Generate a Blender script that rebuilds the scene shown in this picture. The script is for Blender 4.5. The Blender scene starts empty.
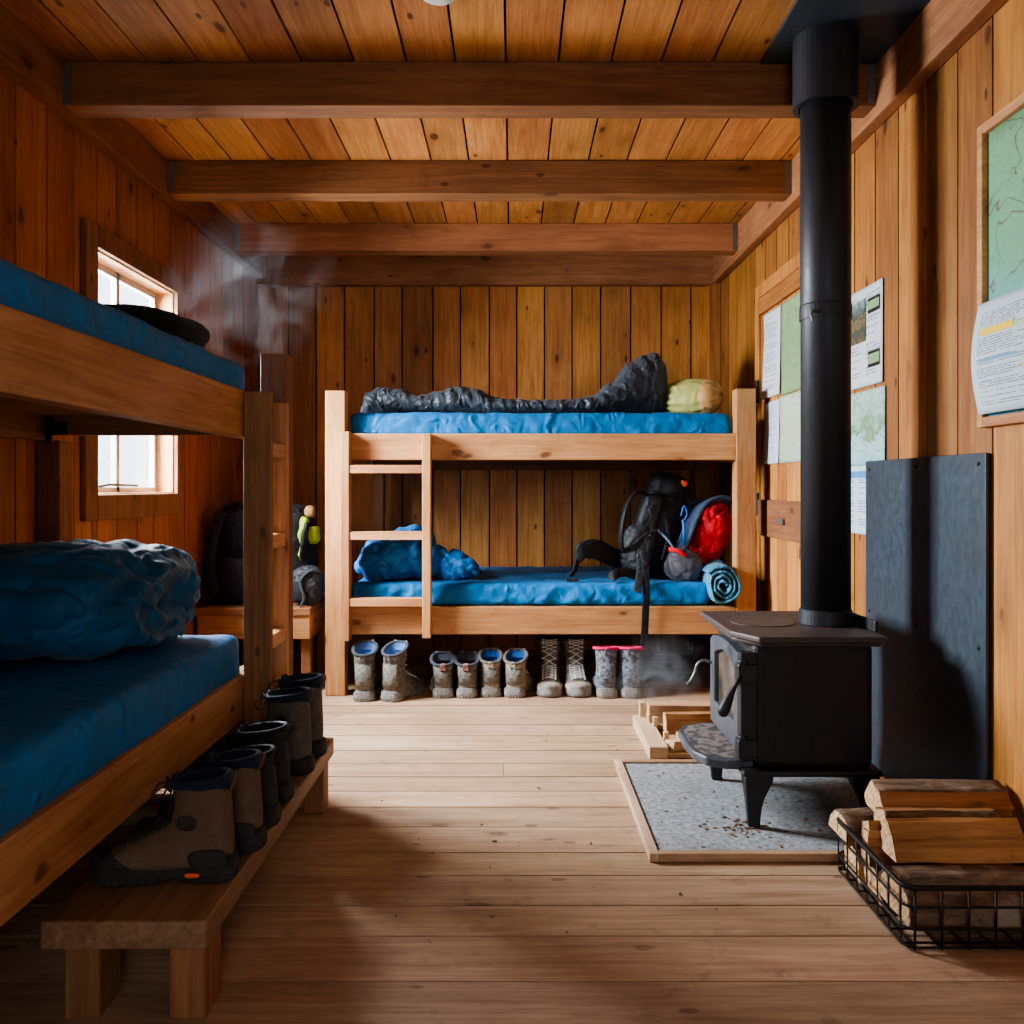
import bpy, math, random
from mathutils import Vector, Matrix, noise
random.seed(7)
C = bpy.context.scene.collection
PI = math.pi
F, HX, HY, CH = 880.0, 513.0, 487.0, 1.05
def P(x, y, Y):            # a measured photo point at depth Y, in metres
    return Vector(((x-HX)*Y/F, Y, CH-(y-HY)*Y/F))

# ------------------------------------------------------------------ mesh builder
class MB:
    def __init__(s): s.v=[]; s.f=[]; s.m=[]; s.r=[]; s.uv={}
    def add(s, vs, fs, mat=0, rnd=None):
        if rnd is None: rnd = random.random()
        b = len(s.v); s.v += [Vector(p) for p in vs]
        for f in fs:
            s.f.append([b+i for i in f]); s.m.append(mat); s.r.append(rnd)
        return b
    def box(s, x0,x1,y0,y1,z0,z1, mat=0, rnd=None, M=None):
        vs=[Vector((x,y,z)) for z in (z0,z1) for y in (y0,y1) for x in (x0,x1)]
        if M is not None: vs=[M@p for p in vs]
        s.add(vs,[(0,2,3,1),(4,5,7,6),(0,1,5,4),(2,6,7,3),(0,4,6,2),(1,3,7,5)],mat,rnd)
    def loft(s, rings, cap0=True, cap1=True, mat=0, rnd=None, closed=True):
        n=len(rings[0]); vs=[p for r in rings for p in r]; fs=[]
        for i in range(len(rings)-1):
            for j in range(n if closed else n-1):
                k=(j+1)%n
                fs.append((i*n+j,i*n+k,(i+1)*n+k,(i+1)*n+j))
        if cap0: fs.append(tuple(range(n-1,-1,-1)))
        if cap1: fs.append(tuple((len(rings)-1)*n+j for j in range(n)))
        s.add(vs,fs,mat,rnd)
    def tube(s, pts, r, n=8, closed=False, mat=0, rnd=None, caps=True):
        pts=[Vector(p) for p in pts]; N=len(pts); rings=[]; up=None
        rr = r if isinstance(r,(list,tuple)) else [r]*N
        for i,p in enumerate(pts):
            a=pts[(i-1)%N] if (closed or i>0) else p; b=pts[(i+1)%N] if (closed or i<N-1) else p
            t=(b-a).normalized() if (b-a).length>1e-9 else Vector((0,0,1))
            if up is None:
                up=Vector((0,0,1)) if abs(t.z)<.9 else Vector((1,0,0))
            u=up-t*up.dot(t)
            if u.length<1e-6: u=t.orthogonal()
            u.normalize(); w=t.cross(u); up=u
            rings.append([p+(u*math.cos(2*PI*j/n)+w*math.sin(2*PI*j/n))*rr[i] for j in range(n)])
        if closed: rings.append(rings[0])
        s.loft(rings, caps and not closed, caps and not closed, mat, rnd)
    def ribbon(s, pts, w, th, side, mat=0, rnd=None):      # strap along pts; side = width direction (vector or list)
        pts=[Vector(p) for p in pts]; rings=[]
        for i,p in enumerate(pts):
            a=pts[max(i-1,0)]; b=pts[min(i+1,len(pts)-1)]; t=(b-a).normalized()
            sd=Vector(side[i] if isinstance(side,list) else side); sd=(sd-t*sd.dot(t)).normalized(); nn=t.cross(sd)
            ww=w[i] if isinstance(w,(list,tuple)) else w
            ring=[]
            for (cx,cy) in ((-1,-.5),(-.8,-1),(.8,-1),(1,-.5),(1,.5),(.8,1),(-.8,1),(-1,.5)):
                ring.append(p+sd*cx*ww/2+nn*cy*th/2)
            rings.append(ring)
        s.loft(rings,True,True,mat,rnd)
    def prism(s, poly, axis, a0, a1, mat=0, rnd=None, endmat=None):
        def q(u,v,a): return {'x':(a,u,v),'y':(u,a,v),'z':(u,v,a)}[axis]
        n=len(poly); vs=[q(u,v,a0) for u,v in poly]+[q(u,v,a1) for u,v in poly]
        if rnd is None: rnd=random.random()
        b=s.add(vs,[(j,(j+1)%n,n+(j+1)%n,n+j) for j in range(n)],mat,rnd)
        em = mat if endmat is None else endmat
        s.f.append([b+i for i in range(n-1,-1,-1)]); s.m.append(em); s.r.append(rnd)
        s.f.append([b+n+i for i in range(n)]); s.m.append(em); s.r.append(rnd)
    def grid(s, fn, nu, nv, mat=0, rnd=None, uv=True):
        vs=[]; fs=[]; b=len(s.v)
        for j in range(nv+1):
            for i in range(nu+1): vs.append(fn(i/nu,j/nv))
        for j in range(nv):
            for i in range(nu):
                a=j*(nu+1)+i; fs.append((a,a+1,a+nu+2,a+nu+1))
        s.add(vs,fs,mat,rnd)
        for j in range(nv+1):
            for i in range(nu+1): s.uv[b+j*(nu+1)+i]=(i/nu,j/nv)
    def lathe(s, prof, c=(0,0,0), n=24, axis='z', mat=0, rnd=None, caps=True):
        c=Vector(c); rings=[]
        for r,h in prof:
            ring=[]
            for j in range(n):
                a=2*PI*j/n; u,v=r*math.cos(a),r*math.sin(a)
                ring.append(c+Vector({'z':(u,v,h),'x':(h,u,v),'y':(v,h,u)}[axis]))
            rings.append(ring)
        s.loft(rings,caps,caps,mat,rnd)
    def build(s, name, mats, parent=None, bevel=0, smooth=False, sub=0, local=True, seg=2):
        if not isinstance(mats,(list,tuple)): mats=[mats]
        o0=Vector(parent['_o']) if (parent is not None and '_o' in parent and local) else Vector((0,0,0))
        me=bpy.data.meshes.new(name)
        me.from_pydata([p-o0 for p in s.v],[],s.f)
        for m in mats: me.materials.append(m)
        at=me.attributes.new('rnd','FLOAT','FACE')
        at.data.foreach_set('value',s.r)
        me.polygons.foreach_set('material_index',s.m)
        if smooth: me.polygons.foreach_set('use_smooth',[True]*len(me.polygons))
        if s.uv:
            ul=me.uv_layers.new(name='UVMap')
            for lp in me.loops: ul.data[lp.index].uv=s.uv.get(lp.vertex_index,(0,0))
        import bmesh
        bm=bmesh.new(); bm.from_mesh(me); bmesh.ops.recalc_face_normals(bm,faces=bm.faces); bm.to_mesh(me); bm.free()
        me.update()
        o=bpy.data.objects.new(name,me); C.objects.link(o)
        if parent is not None:
            o.parent=parent
            if '_o' in parent: o['_o']=parent['_o']
        if bevel:
            md=o.modifiers.new('b','BEVEL'); md.width=bevel; md.segments=seg; md.limit_method='ANGLE'; md.angle_limit=.6
        if sub:
            md=o.modifiers.new('s','SUBSURF'); md.levels=sub; md.render_levels=sub
        return o

def tag(o,label=None,cat=None,group=None,kind=None):
    if label: o['label']=label
    if cat: o['category']=cat
    if group: o['group']=group
    if kind: o['kind']=kind
    return o
def thing(name,label,cat,loc=(0,0,0),rz=0,group=None,kind=None,world=True):
    o=bpy.data.objects.new(name,None); C.objects.link(o); o.location=loc; o.rotation_euler=(0,0,rz)
    o.empty_display_size=.05
    if world: o['_o']=tuple(loc)          # parts are modelled in room coordinates
    return tag(o,label,cat,group,kind)
def copy_tree(o,parent=None):
    c=o.copy(); C.objects.link(c)
    if parent is not None: c.parent=parent
    for ch in list(o.children): copy_tree(ch,c)
    return c

# ------------------------------------------------------------------ materials
class NT:
    def __init__(s,name):
        s.m=bpy.data.materials.new(name); s.m.use_nodes=True; s.t=s.m.node_tree; s.t.nodes.clear()
        s.out=s.n('ShaderNodeOutputMaterial')
    def n(s,typ,ins=None,**kw):
        nd=s.t.nodes.new(typ)
        for k,v in kw.items(): setattr(nd,k,v)
        for k,v in (ins or {}).items():
            sk=nd.inputs[k]
            if isinstance(v,bpy.types.NodeSocket): s.t.links.new(v,sk)
            else: sk.default_value=v
        return nd
    def math(s,op,a,b=0.0,c=0.0,clamp=False):
        nd=s.n('ShaderNodeMath',{0:a,1:b,2:c},operation=op); nd.use_clamp=clamp; return nd.outputs[0]
    def vmath(s,op,a,b=(0,0,0)):
        return s.n('ShaderNodeVectorMath',{0:a,1:b},operation=op).outputs[0]
    def mix(s,f,a,b,mode='MIX'):
        nd=s.n('ShaderNodeMix',data_type='RGBA',blend_type=mode)
        for k,v in ((0,f),(6,a),(7,b)):
            if isinstance(v,bpy.types.NodeSocket): s.t.links.new(v,nd.inputs[k])
            else: nd.inputs[k].default_value=(v if k==0 or len(v)==4 else (*v,1))
        return nd.outputs[2]
    def ramp(s,f,stops):
        nd=s.n('ShaderNodeValToRGB',{0:f}); e=nd.color_ramp.elements
        while len(e)<len(stops): e.new(.5)
        for el,(p,c) in zip(e,stops):
            el.position=p; el.color=(*c,1) if not isinstance(c,(int,float)) else (c,c,c,1)
        return nd.outputs[0]
    def noise(s,v,scale,detail=4,rough=.55,dist=0):
        return s.n('ShaderNodeTexNoise',{'Vector':v,'Scale':scale,'Detail':detail,'Roughness':rough,'Distortion':dist}).outputs[0]
    def maprange(s,v,a,b,c=0.0,d=1.0):
        return s.n('ShaderNodeMapRange',{0:v,1:a,2:b,3:c,4:d}).outputs[0]
    def obj(s): return s.n('ShaderNodeTexCoord').outputs['Object']
    def bump(s,h,strength,dist=.01): return s.n('ShaderNodeBump',{'Height':h,'Strength':strength,'Distance':dist}).outputs[0]
    def bsdf(s,**ins):
        b=s.n('ShaderNodeBsdfPrincipled',{k.replace('_',' '):v for k,v in ins.items()})
        s.t.links.new(b.outputs[0],s.out.inputs[0]); return b
def c4(c): return c if len(c)==4 else (*c,1)

def wood(name,axis,light,dark,rough=.55,var=.35,knots=.55,grime=.3,spec=.35,knotdens=.5,scuff=0):
    t=NT(name)
    rnd=t.n('ShaderNodeAttribute',attribute_name='rnd').outputs['Fac']
    off=t.n('ShaderNodeCombineXYZ',{0:t.math('MULTIPLY',rnd,17.3),1:t.math('MULTIPLY',rnd,29.1),2:t.math('MULTIPLY',rnd,41.7)}).outputs[0]
    co=t.vmath('ADD',t.obj(),off)
    def sc(al,ac): return {'x':(al,ac,ac),'y':(ac,al,ac),'z':(ac,ac,al)}[axis]
    warp=t.noise(t.vmath('MULTIPLY',co,sc(1.2,4)),1.5,2)
    g1=t.noise(t.vmath('MULTIPLY',co,sc(.7,11)),2.2,5,.6,1.2)
    g2=t.noise(t.vmath('MULTIPLY',co,sc(2,70)),2.0,3,.6,.3)
    big=t.noise(co,1.7,3)
    f=t.math('ADD',t.math('MULTIPLY',g1,.62),t.math('MULTIPLY',g2,.38))
    f=t.math('ADD',f,t.math('MULTIPLY',t.math('SUBTRACT',big,.5),.5))
    col=t.ramp(f,[(.34,dark),(.5,tuple((a+b)/2 for a,b in zip(light,dark))),(.64,light)])
    # knots
    kv=t.vmath('MULTIPLY',t.vmath('ADD',co,t.vmath('MULTIPLY',t.n('ShaderNodeTexNoise',{'Vector':co,'Scale':6.0}).outputs[1],(.04,.04,.04))),sc(2.9,6.2))
    vo=t.n('ShaderNodeTexVoronoi',{'Vector':kv,'Scale':1.0}); vs=t.n('ShaderNodeTexVoronoi',{'Vector':t.vmath('MULTIPLY',co,sc(6,13)),'Scale':1.0})
    pick=t.math('GREATER_THAN',t.n('ShaderNodeSeparateColor',{0:vo.outputs['Color']}).outputs[0],1-min(1,knotdens*1.9))
    core=t.math('MULTIPLY',t.maprange(t.math('ADD',vo.outputs['Distance'],t.math('MULTIPLY',t.noise(co,45,3),.09)),.165,.115),pick)
    halo=t.math('MULTIPLY',t.maprange(vo.outputs['Distance'],.36,.12),pick)
    pin=t.math('MULTIPLY',t.maprange(vs.outputs['Distance'],.15,.10),t.math('GREATER_THAN',t.n('ShaderNodeSeparateColor',{0:vs.outputs['Color']}).outputs[1],.72))
    core=t.math('MAXIMUM',core,pin)
    kd=(dark[0]*.26,dark[1]*.16,dark[2]*.12)
    col=t.mix(t.math('MULTIPLY',halo,.4*knots),col,tuple(x*.62 for x in dark))
    col=t.mix(t.math('MULTIPLY',core,knots),col,kd)
    # grime and dents
    gr=t.maprange(t.noise(co,9,5,.7),.58,.75)
    col=t.mix(t.math('MULTIPLY',gr,grime),col,tuple(x*.4 for x in dark))
    if scuff:
        sp=t.maprange(t.noise(t.vmath('MULTIPLY',co,sc(1,2.2)),26,4,.7),.62,.70)
        col=t.mix(t.math('MULTIPLY',sp,scuff),col,tuple(min(1,x*1.7+.05) for x in light))
    v=t.maprange(rnd,0,1,1-var,1+var*.6)
    hs=t.n('ShaderNodeHueSaturation',{'Hue':t.maprange(t.math('FRACT',t.math('MULTIPLY',rnd,7.7)),0,1,.489,.502),'Saturation':1.0,'Value':v,'Color':col}).outputs[0]
    h=t.math('ADD',f,t.math('MULTIPLY',core,-.4))
    dn=t.maprange(t.noise(t.vmath('MULTIPLY',co,sc(.6,3)),14,6,.8),.5,.7); hs=t.mix(t.math('MULTIPLY',dn,.22),hs,(.02,.01,.005))
    t.bsdf(Base_Color=hs,Roughness=t.maprange(f,.3,.7,rough+.12,rough-.05),Normal=t.bump(h,.35,.006),**{'Specular IOR Level':spec})
    return t.m
def fabric(name,col,rough=.8,scale=60,bump=.25,var=.2,sheen=.3,dirt=None,wr=0,ws=9.0):
    t=NT(name); co=t.obj()
    n1=t.noise(co,scale,4,.6); n2=t.noise(co,5,4,.6)
    c=t.mix(t.maprange(n2,.3,.7,0,1),tuple(x*(1-var) for x in col),tuple(min(1,x*(1+var)) for x in col))
    h=n1
    if dirt:
        c=t.mix(t.maprange(t.noise(co,11,6,.72),.47,.64,0,.8),c,dirt)
    if wr:
        w=t.n('ShaderNodeTexNoise',{'Vector':co,'Scale':ws,'Detail':5.0,'Roughness':.6,'Distortion':1.4}); w.noise_type='RIDGED_MULTIFRACTAL'
        h=t.math('ADD',t.math('MULTIPLY',n1,.15),t.math('MULTIPLY',w.outputs[0],wr)); bump=min(1,.55+bump)
    t.bsdf(Base_Color=c,Roughness=rough,Normal=t.bump(h,bump,.022 if wr else .01),**{'Sheen Weight':sheen*.25,'Specular IOR Level':.25})
    return t.m
def metal(name,col,rough=.5,metallic=.6,rust=None,rs=5,rlo=.5,rhi=.7,bump=.1):
    t=NT(name); co=t.obj(); c=c4(col)
    n=t.noise(co,40,4,.6)
    c=t.mix(t.maprange(n,.3,.7,0,.35),col,tuple(x*1.6 for x in col))
    if rust: c=t.mix(t.maprange(t.noise(co,rs,5,.65),rlo,rhi,0,.85),c,rust)
    t.bsdf(Base_Color=c,Roughness=t.maprange(n,.3,.7,rough-.08,rough+.1),Metallic=metallic,Normal=t.bump(n,bump,.004))
    return t.m
def plain(name,col,rough=.6,metallic=0,spec=.4):
    t=NT(name); n=t.noise(t.obj(),30,3)
    c=t.mix(n,tuple(x*.85 for x in col),tuple(min(1,x*1.12) for x in col))
    t.bsdf(Base_Color=c,Roughness=rough,Metallic=metallic,**{'Specular IOR Level':spec}); return t.m

PL,PD=(.55,.265,.074),(.31,.122,.028)
M={}
for ax in 'xyz':
    M['wall_'+ax]=wood('pine_panel_'+ax,ax,PL,PD,.5,.34,.8,.22)
    M['beam_'+ax]=wood('beam_'+ax,ax,(.36,.165,.068),(.20,.082,.032),.6,.22,.7,.4)
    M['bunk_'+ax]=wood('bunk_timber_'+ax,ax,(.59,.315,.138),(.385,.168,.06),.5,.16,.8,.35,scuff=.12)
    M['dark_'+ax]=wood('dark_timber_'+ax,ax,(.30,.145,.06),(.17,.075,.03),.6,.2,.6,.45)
M['ceil']=wood('ceiling_board','y',(.60,.29,.092),(.36,.142,.037),.5,.28,.85,.2,scuff=.22)
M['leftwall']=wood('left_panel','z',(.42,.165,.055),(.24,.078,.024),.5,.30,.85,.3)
M['floor']=wood('floor_board','x',(.55,.385,.245),(.34,.215,.12),.62,.2,.5,.55,.3,.35,scuff=.15)
M['benchwood']=wood('boot_bench_wood','y',(.34,.205,.11),(.19,.105,.052),.55,.1,.7,.5)
M['split']=wood('split_wood','x',(.50,.265,.10),(.20,.09,.03),.8,.25,.6,.6)
M['kindling']=wood('kindling_wood','x',(.72,.50,.29),(.50,.31,.15),.75,.2,.5,.2)
M['kindling_y']=wood('kindling_wood_y','y',(.78,.60,.38),(.6,.42,.24),.75,.2,.3,.1)
M['gap']=plain('dark_gap',(.012,.006,.003),.95,0,.05)
M['rightwall']=wood('right_panel','z',(.465,.218,.052),(.255,.10,.021),.5,.3,.8,.22)
M['sash']=plain('haze_grey_sash',(.42,.40,.37),.6)  # pale grey: haze over the backlit sash is put into the colour
M['hearth_trim_x']=wood('hearth_trim_x','x',(.50,.34,.2),(.30,.18,.1),.6,.1,.3,.5)
M['hearth_trim_y']=wood('hearth_trim_y','y',(.62,.46,.3),(.42,.28,.17),.6,.1,.3,.5)
def endgrain():
    t=NT('end_grain'); co=t.obj(); rnd=t.n('ShaderNodeAttribute',attribute_name='rnd').outputs['Fac']
    wv=t.n('ShaderNodeTexWave',{'Vector':t.vmath('ADD',co,t.n('ShaderNodeCombineXYZ',{0:rnd,1:rnd,2:rnd}).outputs[0]),'Scale':22.0,'Distortion':5.0,'Detail':3.0},wave_type='RINGS',rings_direction='X').outputs['Fac']
    n=t.noise(co,70,4,.7)
    f=t.math('ADD',t.math('MULTIPLY',wv,.08),t.math('MULTIPLY',n,.92))
    t.bsdf(Base_Color=t.ramp(f,[(.36,(.38,.21,.095)),(.62,(.70,.47,.26))]),Roughness=.85,Normal=t.bump(n,.5,.006)); return t.m
M['endgrain']=endgrain()
def barkm():
    t=NT('bark'); co=t.obj(); n=t.noise(t.vmath('MULTIPLY',co,(3,14,14)),3,6,.7,.6)
    gy=t.maprange(t.noise(co,7,4),.5,.62,0,.6)
    c=t.mix(gy,t.ramp(n,[(.3,(.05,.028,.016)),(.62,(.25,.155,.095))]),(.42,.36,.29))
    t.bsdf(Base_Color=c,Roughness=.9,Normal=t.bump(n,.9,.02)); return t.m
M['bark']=barkm()
M['blue']=fabric('mattress_blue',(.004,.15,.39),.55,90,.25,.15,.15,wr=.8)
M['quiltblue']=fabric('quilt_blue',(.008,.085,.18),.55,40,.3,.3,.4,wr=.7)
M['bagblue']=fabric('sleeping_bag_blue',(.008,.14,.40),.5,40,.4,.3,.3,wr=.9,ws=12.0)
M['baggrey']=fabric('sleeping_bag_grey',(.034,.042,.054),.45,40,.5,.45,.3,wr=.9,ws=17.0)
M['black']=fabric('black_nylon',(.0075,.008,.010),.55,120,.3,.3,.15,wr=.6,ws=12.0)
M['blackcloth']=fabric('black_fleece',(.012,.012,.014),.8,80,.4,.3,.3,wr=.3)
M['greynylon']=fabric('charcoal_nylon',(.03,.034,.04),.5,120,.3,.3,.2,wr=.6,ws=14.0)
M['slate']=fabric('slate_nylon',(.085,.14,.24),.6,90,.3,.3,.2,wr=.4)
M['pouch']=fabric('pouch_grey',(.085,.085,.10),.65,60,.3,.3,.2,wr=.5)
M['red']=fabric('red_nylon',(.62,.008,.02),.5,60,.4,.3,.2,wr=.9,ws=13.0)
M['olive']=fabric('olive_sack',(.33,.33,.105),.45,60,.2,.15,.2,wr=.5)
M['tanend']=fabric('tan_sack_end',(.34,.19,.075),.5,60,.2,.15,.2,wr=.5)
M['towel']=fabric('towel_blue',(.05,.22,.36),.85,70,.7,.45,.5,wr=.9,ws=26.0)
M['lime']=fabric('lime_nylon',(.36,.52,.03),.6,60,.2,.3,.2)
M['orange']=plain('orange_mark',(.85,.13,.02),.5)
M['bluecord']=plain('blue_cord',(.01,.12,.55),.5)
M['whitetrim']=plain('pale_print',(.6,.6,.6),.5)
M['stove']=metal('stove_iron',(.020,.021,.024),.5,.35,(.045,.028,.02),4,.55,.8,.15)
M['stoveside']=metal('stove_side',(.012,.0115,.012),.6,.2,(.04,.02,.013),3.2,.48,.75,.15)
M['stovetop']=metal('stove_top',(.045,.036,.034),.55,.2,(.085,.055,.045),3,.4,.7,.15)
M['stovefront']=metal('stove_front',(.085,.098,.115),.42,.3,(.035,.035,.04),6,.5,.7,.15)
M['ash']=metal('ash_plate',(.15,.125,.11),.9,.0,(.025,.02,.018),30,.47,.56,.9)
M['pipe']=metal('flue_black',(.022,.024,.030),.5,.25,(.03,.028,.03),3,.5,.7,.06)
M['shield']=metal('heat_shield',(.030,.046,.062),.48,.25,(.035,.04,.05),5,.45,.7,.05)
M['steel']=metal('worn_steel',(.20,.195,.19),.45,.8,None)
M['wire']=metal('basket_wire',(.018,.016,.016),.5,.6,(.06,.03,.02),12,.5,.7)
M['hinge']=metal('dark_hinge',(.03,.028,.026),.5,.7)
M['white']=plain('white_plastic',(.75,.75,.74),.4)
def glassmat(name,tint,refl=.08):
    t=NT(name); a=t.n('ShaderNodeBsdfTransparent',{0:c4(tint)}); g=t.n('ShaderNodeBsdfGlossy',{0:(1,1,1,1),'Roughness':.02})
    x=t.n('ShaderNodeMixShader',{0:refl,1:a.outputs[0],2:g.outputs[0]}); t.t.links.new(x.outputs[0],t.out.inputs[0]); return t.m
M['glass']=glassmat('window_glass',(.96,.97,.98))
def sootglass():
    t=NT('sooty_glass'); n=t.noise(t.obj(),7,5,.6)
    c=t.ramp(n,[(.3,(.035,.025,.02)),(.7,(.22,.17,.13))])
    t.bsdf(Base_Color=c,Roughness=.22,**{'Specular IOR Level':.6}); return t.m
M['soot']=sootglass()
def stonem():
    t=NT('hearth_stone'); co=t.obj(); n=t.noise(co,55,6,.75); b=t.noise(co,4,4)
    c=t.ramp(n,[(.32,(.09,.10,.105)),(.5,(.26,.28,.295)),(.68,(.42,.44,.455))])
    c=t.mix(t.maprange(b,.45,.7,0,.45),c,(.19,.185,.18))
    d=t.maprange(t.noise(t.vmath('MULTIPLY',co,(1,2.5,1)),17,5,.7),.62,.70,0,.8)
    c=t.mix(d,c,(.06,.05,.045))
    t.bsdf(Base_Color=c,Roughness=.85,Normal=t.bump(n,.4,.005)); return t.m
M['stone']=stonem()
def bootmat(name,col,dirt,amt=.6):
    t=NT(name); co=t.obj(); n=t.noise(co,55,6,.72); z=t.n('ShaderNodeSeparateXYZ',{0:co}).outputs[2]
    d=t.math('MULTIPLY',t.maprange(n,.38,.66),amt)
    d=t.math('ADD',d,t.maprange(z,.09,.02,0,.25),clamp=True)
    c=t.mix(d,col,dirt)
    t.bsdf(Base_Color=c,Roughness=.75,Normal=t.bump(t.math('ADD',n,t.math('MULTIPLY',t.noise(co,120,3),.4)),.5,.006),**{'Specular IOR Level':.25}); return t.m
# printed sheets (UV procedural)
def textmat(name,rows,cols=1,base=(.72,.75,.80),ink=(.09,.10,.13),dens=.45,tint=None):
    t=NT(name); uv=t.n('ShaderNodeTexCoord').outputs['UV']; s=t.n('ShaderNodeSeparateXYZ',{0:uv}); u,v=s.outputs[0],s.outputs[1]
    r=t.math('MULTIPLY',v,rows); ri=t.math('FLOOR',r); rf=t.math('FRACT',r)
    line=t.math('MULTIPLY',t.math('GREATER_THAN',rf,.3),t.math('LESS_THAN',rf,.72))
    uc=t.math('FRACT',t.math('MULTIPLY',u,cols)); ci=t.math('FLOOR',t.math('MULTIPLY',u,cols))
    w=t.noise(t.n('ShaderNodeCombineXYZ',{0:t.math('MULTIPLY',u,24*cols**.5),1:t.math('MULTIPLY',ri,5.37),2:0.0}).outputs[0],1.6,2,.8)
    word=t.math('GREATER_THAN',w,1-dens-.1)
    rw=t.n('ShaderNodeTexWhiteNoise',{0:t.n('ShaderNodeCombineXYZ',{0:ri,1:ci,2:.3}).outputs[0]},noise_dimensions='3D').outputs[0]
    keep=t.math('GREATER_THAN',rw,.22)
    length=t.math('LESS_THAN',uc,t.maprange(rw,.2,1,.55,.93))
    mar=t.math('MULTIPLY',t.math('GREATER_THAN',uc,.08),t.math('MULTIPLY',t.math('GREATER_THAN',v,.06),t.math('LESS_THAN',v,.94)))
    m=t.math('MULTIPLY',t.math('MULTIPLY',line,word),t.math('MULTIPLY',t.math('MULTIPLY',keep,length),mar))
    bg=t.mix(t.noise(uv,3,3),tuple(x*.93 for x in base),base)
    t.bsdf(Base_Color=t.mix(t.math('MULTIPLY',m,.8),bg,ink),Roughness=.7,**{'Specular IOR Level':.2}); return t.m
def mapmat(name,stops,scale=3,lines=22,red=.0,seed=0.0,ls=.12):
    t=NT(name); uv=t.vmath('ADD',t.n('ShaderNodeTexCoord').outputs['UV'],(seed,seed*1.7,0))
    n=t.noise(uv,scale,5,.6); v=t.n('ShaderNodeSeparateXYZ',{0:t.n('ShaderNodeTexCoord').outputs['UV']}).outputs[1]
    f=t.math('ADD',t.math('MULTIPLY',n,.6),t.math('MULTIPLY',v,.45))
    c=t.ramp(f,stops)
    fine=t.noise(uv,38,3,.7); c=t.mix(t.maprange(fine,.45,.7,0,.35),c,(.12,.22,.16))
    cn=t.math('FRACT',t.math('MULTIPLY',n,lines)); cl=t.math('LESS_THAN',cn,ls)
    c=t.mix(t.math('MULTIPLY',cl,.35),c,(.14,.2,.16))
    n2=t.noise(uv,4.4,2,.5,.6); rd=t.math('LESS_THAN',t.math('ABSOLUTE',t.math('SUBTRACT',n2,.5)),.006)
    c=t.mix(t.math('MULTIPLY',rd,.75),c,(.13,.08,.07))
    if red:
        vo=t.n('ShaderNodeTexVoronoi',{'Vector':uv,'Scale':7.0}).outputs['Distance']
        c=t.mix(t.math('MULTIPLY',t.math('LESS_THAN',vo,.06),red),c,(.5,.05,.04))
    t.bsdf(Base_Color=c,Roughness=.6,**{'Specular IOR Level':.25}); return t.m

# ------------------------------------------------------------------ room shell
XL,XR,YB,YR,ZC=-1.63,1.32,5.65,-1.2,2.54
WY0,WY1,WZ0,WZ1=3.415,4.22,1.02,1.98       # window opening
def struct(o,label,cat): return tag(o,label,cat,kind='structure')
def plank_wall(name,axis,plane,nrm,a0,a1,z0,z1,pitch,mat,holes=(),label='',gap=.009,seed=1):
    rs=random.Random(seed); mb=MB(); th=.02; a=a0
    def put(p0,p1,q0,q1,r):
        d=rs.uniform(0,.0025); lo,hi=sorted((plane-nrm*d,plane-nrm*th))
        if axis=='y': mb.box(lo,hi,p0,p1,q0,q1,0,r)
        else: mb.box(p0,p1,lo,hi,q0,q1,0,r)
    while a<a1-1e-4:
        b=min(a+pitch*rs.uniform(.93,1.07),a1)
        if a1-b<pitch*.3: b=a1
        p0,p1=a+gap/2,b-gap/2; r=rs.random(); done=False
        for (h0,h1,k0,k1) in holes:
            if p1>h0 and p0<h1:
                if p0<h0: put(p0,h0,z0,z1,r)
                if p1>h1: put(h1,p1,z0,z1,r)
                q0,q1=max(p0,h0),min(p1,h1)
                if k0>z0: put(q0,q1,z0,k0,r)
                put(q0,q1,k1,z1,r); done=True
        if not done: put(p0,p1,z0,z1,r)
        a=b
    # backing
    def bk(p0,p1,q0,q1):
        lo,hi=sorted((plane-nrm*(th-.004),plane-nrm*.07))
        if p0==a0: p0-=.06
        if p1==a1: p1+=.06
        if q0==z0: q0-=.06
        if q1==z1: q1+=.06
        if axis=='y': mb.box(lo,hi,p0,p1,q0,q1,1)
        else: mb.box(p0,p1,lo,hi,q0,q1,1)
    if holes:
        h0,h1,k0,k1=holes[0]
        bk(a0,h0,z0,z1); bk(h1,a1,z0,z1)
        if k0>z0: bk(h0,h1,z0,k0)
        bk(h0,h1,k1,z1)
    else: bk(a0,a1,z0,z1)
    return struct(mb.build(name,[mat,M['gap']]),label,'wall')
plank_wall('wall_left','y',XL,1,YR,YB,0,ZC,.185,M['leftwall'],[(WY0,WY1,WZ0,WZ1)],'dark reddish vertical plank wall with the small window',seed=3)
plank_wall('wall_right','y',XR,-1,YR,YB,0,ZC,.20,M['rightwall'],(),'golden vertical plank wall behind the stove and posters',seed=8)
plank_wall('wall_back','x',YB,-1,XL,XR,0,ZC,.188,M['wall_z'],(),'knotty pine plank wall behind the back bunk',seed=12)
plank_wall('wall_front','x',YR,1,XL,XR,0,ZC,.2,M['wall_z'],[(-.25,.65,0.0,2.0)],'plank wall behind the viewer, with an opening added for fill light',seed=5)  # unseen wall; its opening is made up to let the fill lamp in
# floor boards run along X
mb=MB(); rs=random.Random(4); y=YR
while y<YB:
    w=rs.choice((.15,.17,.19,.21)); y2=min(y+w,YB); x=XL
    cuts=[XL]+([rs.uniform(-1.2,1.0)] if rs.random()<.25 else [])+[XR]
    for a,b in zip(cuts[:-1],cuts[1:]):
        mb.box(a+.001,b-.001,y+.003,y2-.003,-.03,rs.uniform(-.0015,0),0,rs.random())
    y=y2
mb.box(XL,XR,YR,YB,-.06,-.012,1)
struct(mb.build('floor',[M['floor'],M['gap']]),'worn pale wooden floorboards laid across the hut','floor')
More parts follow.
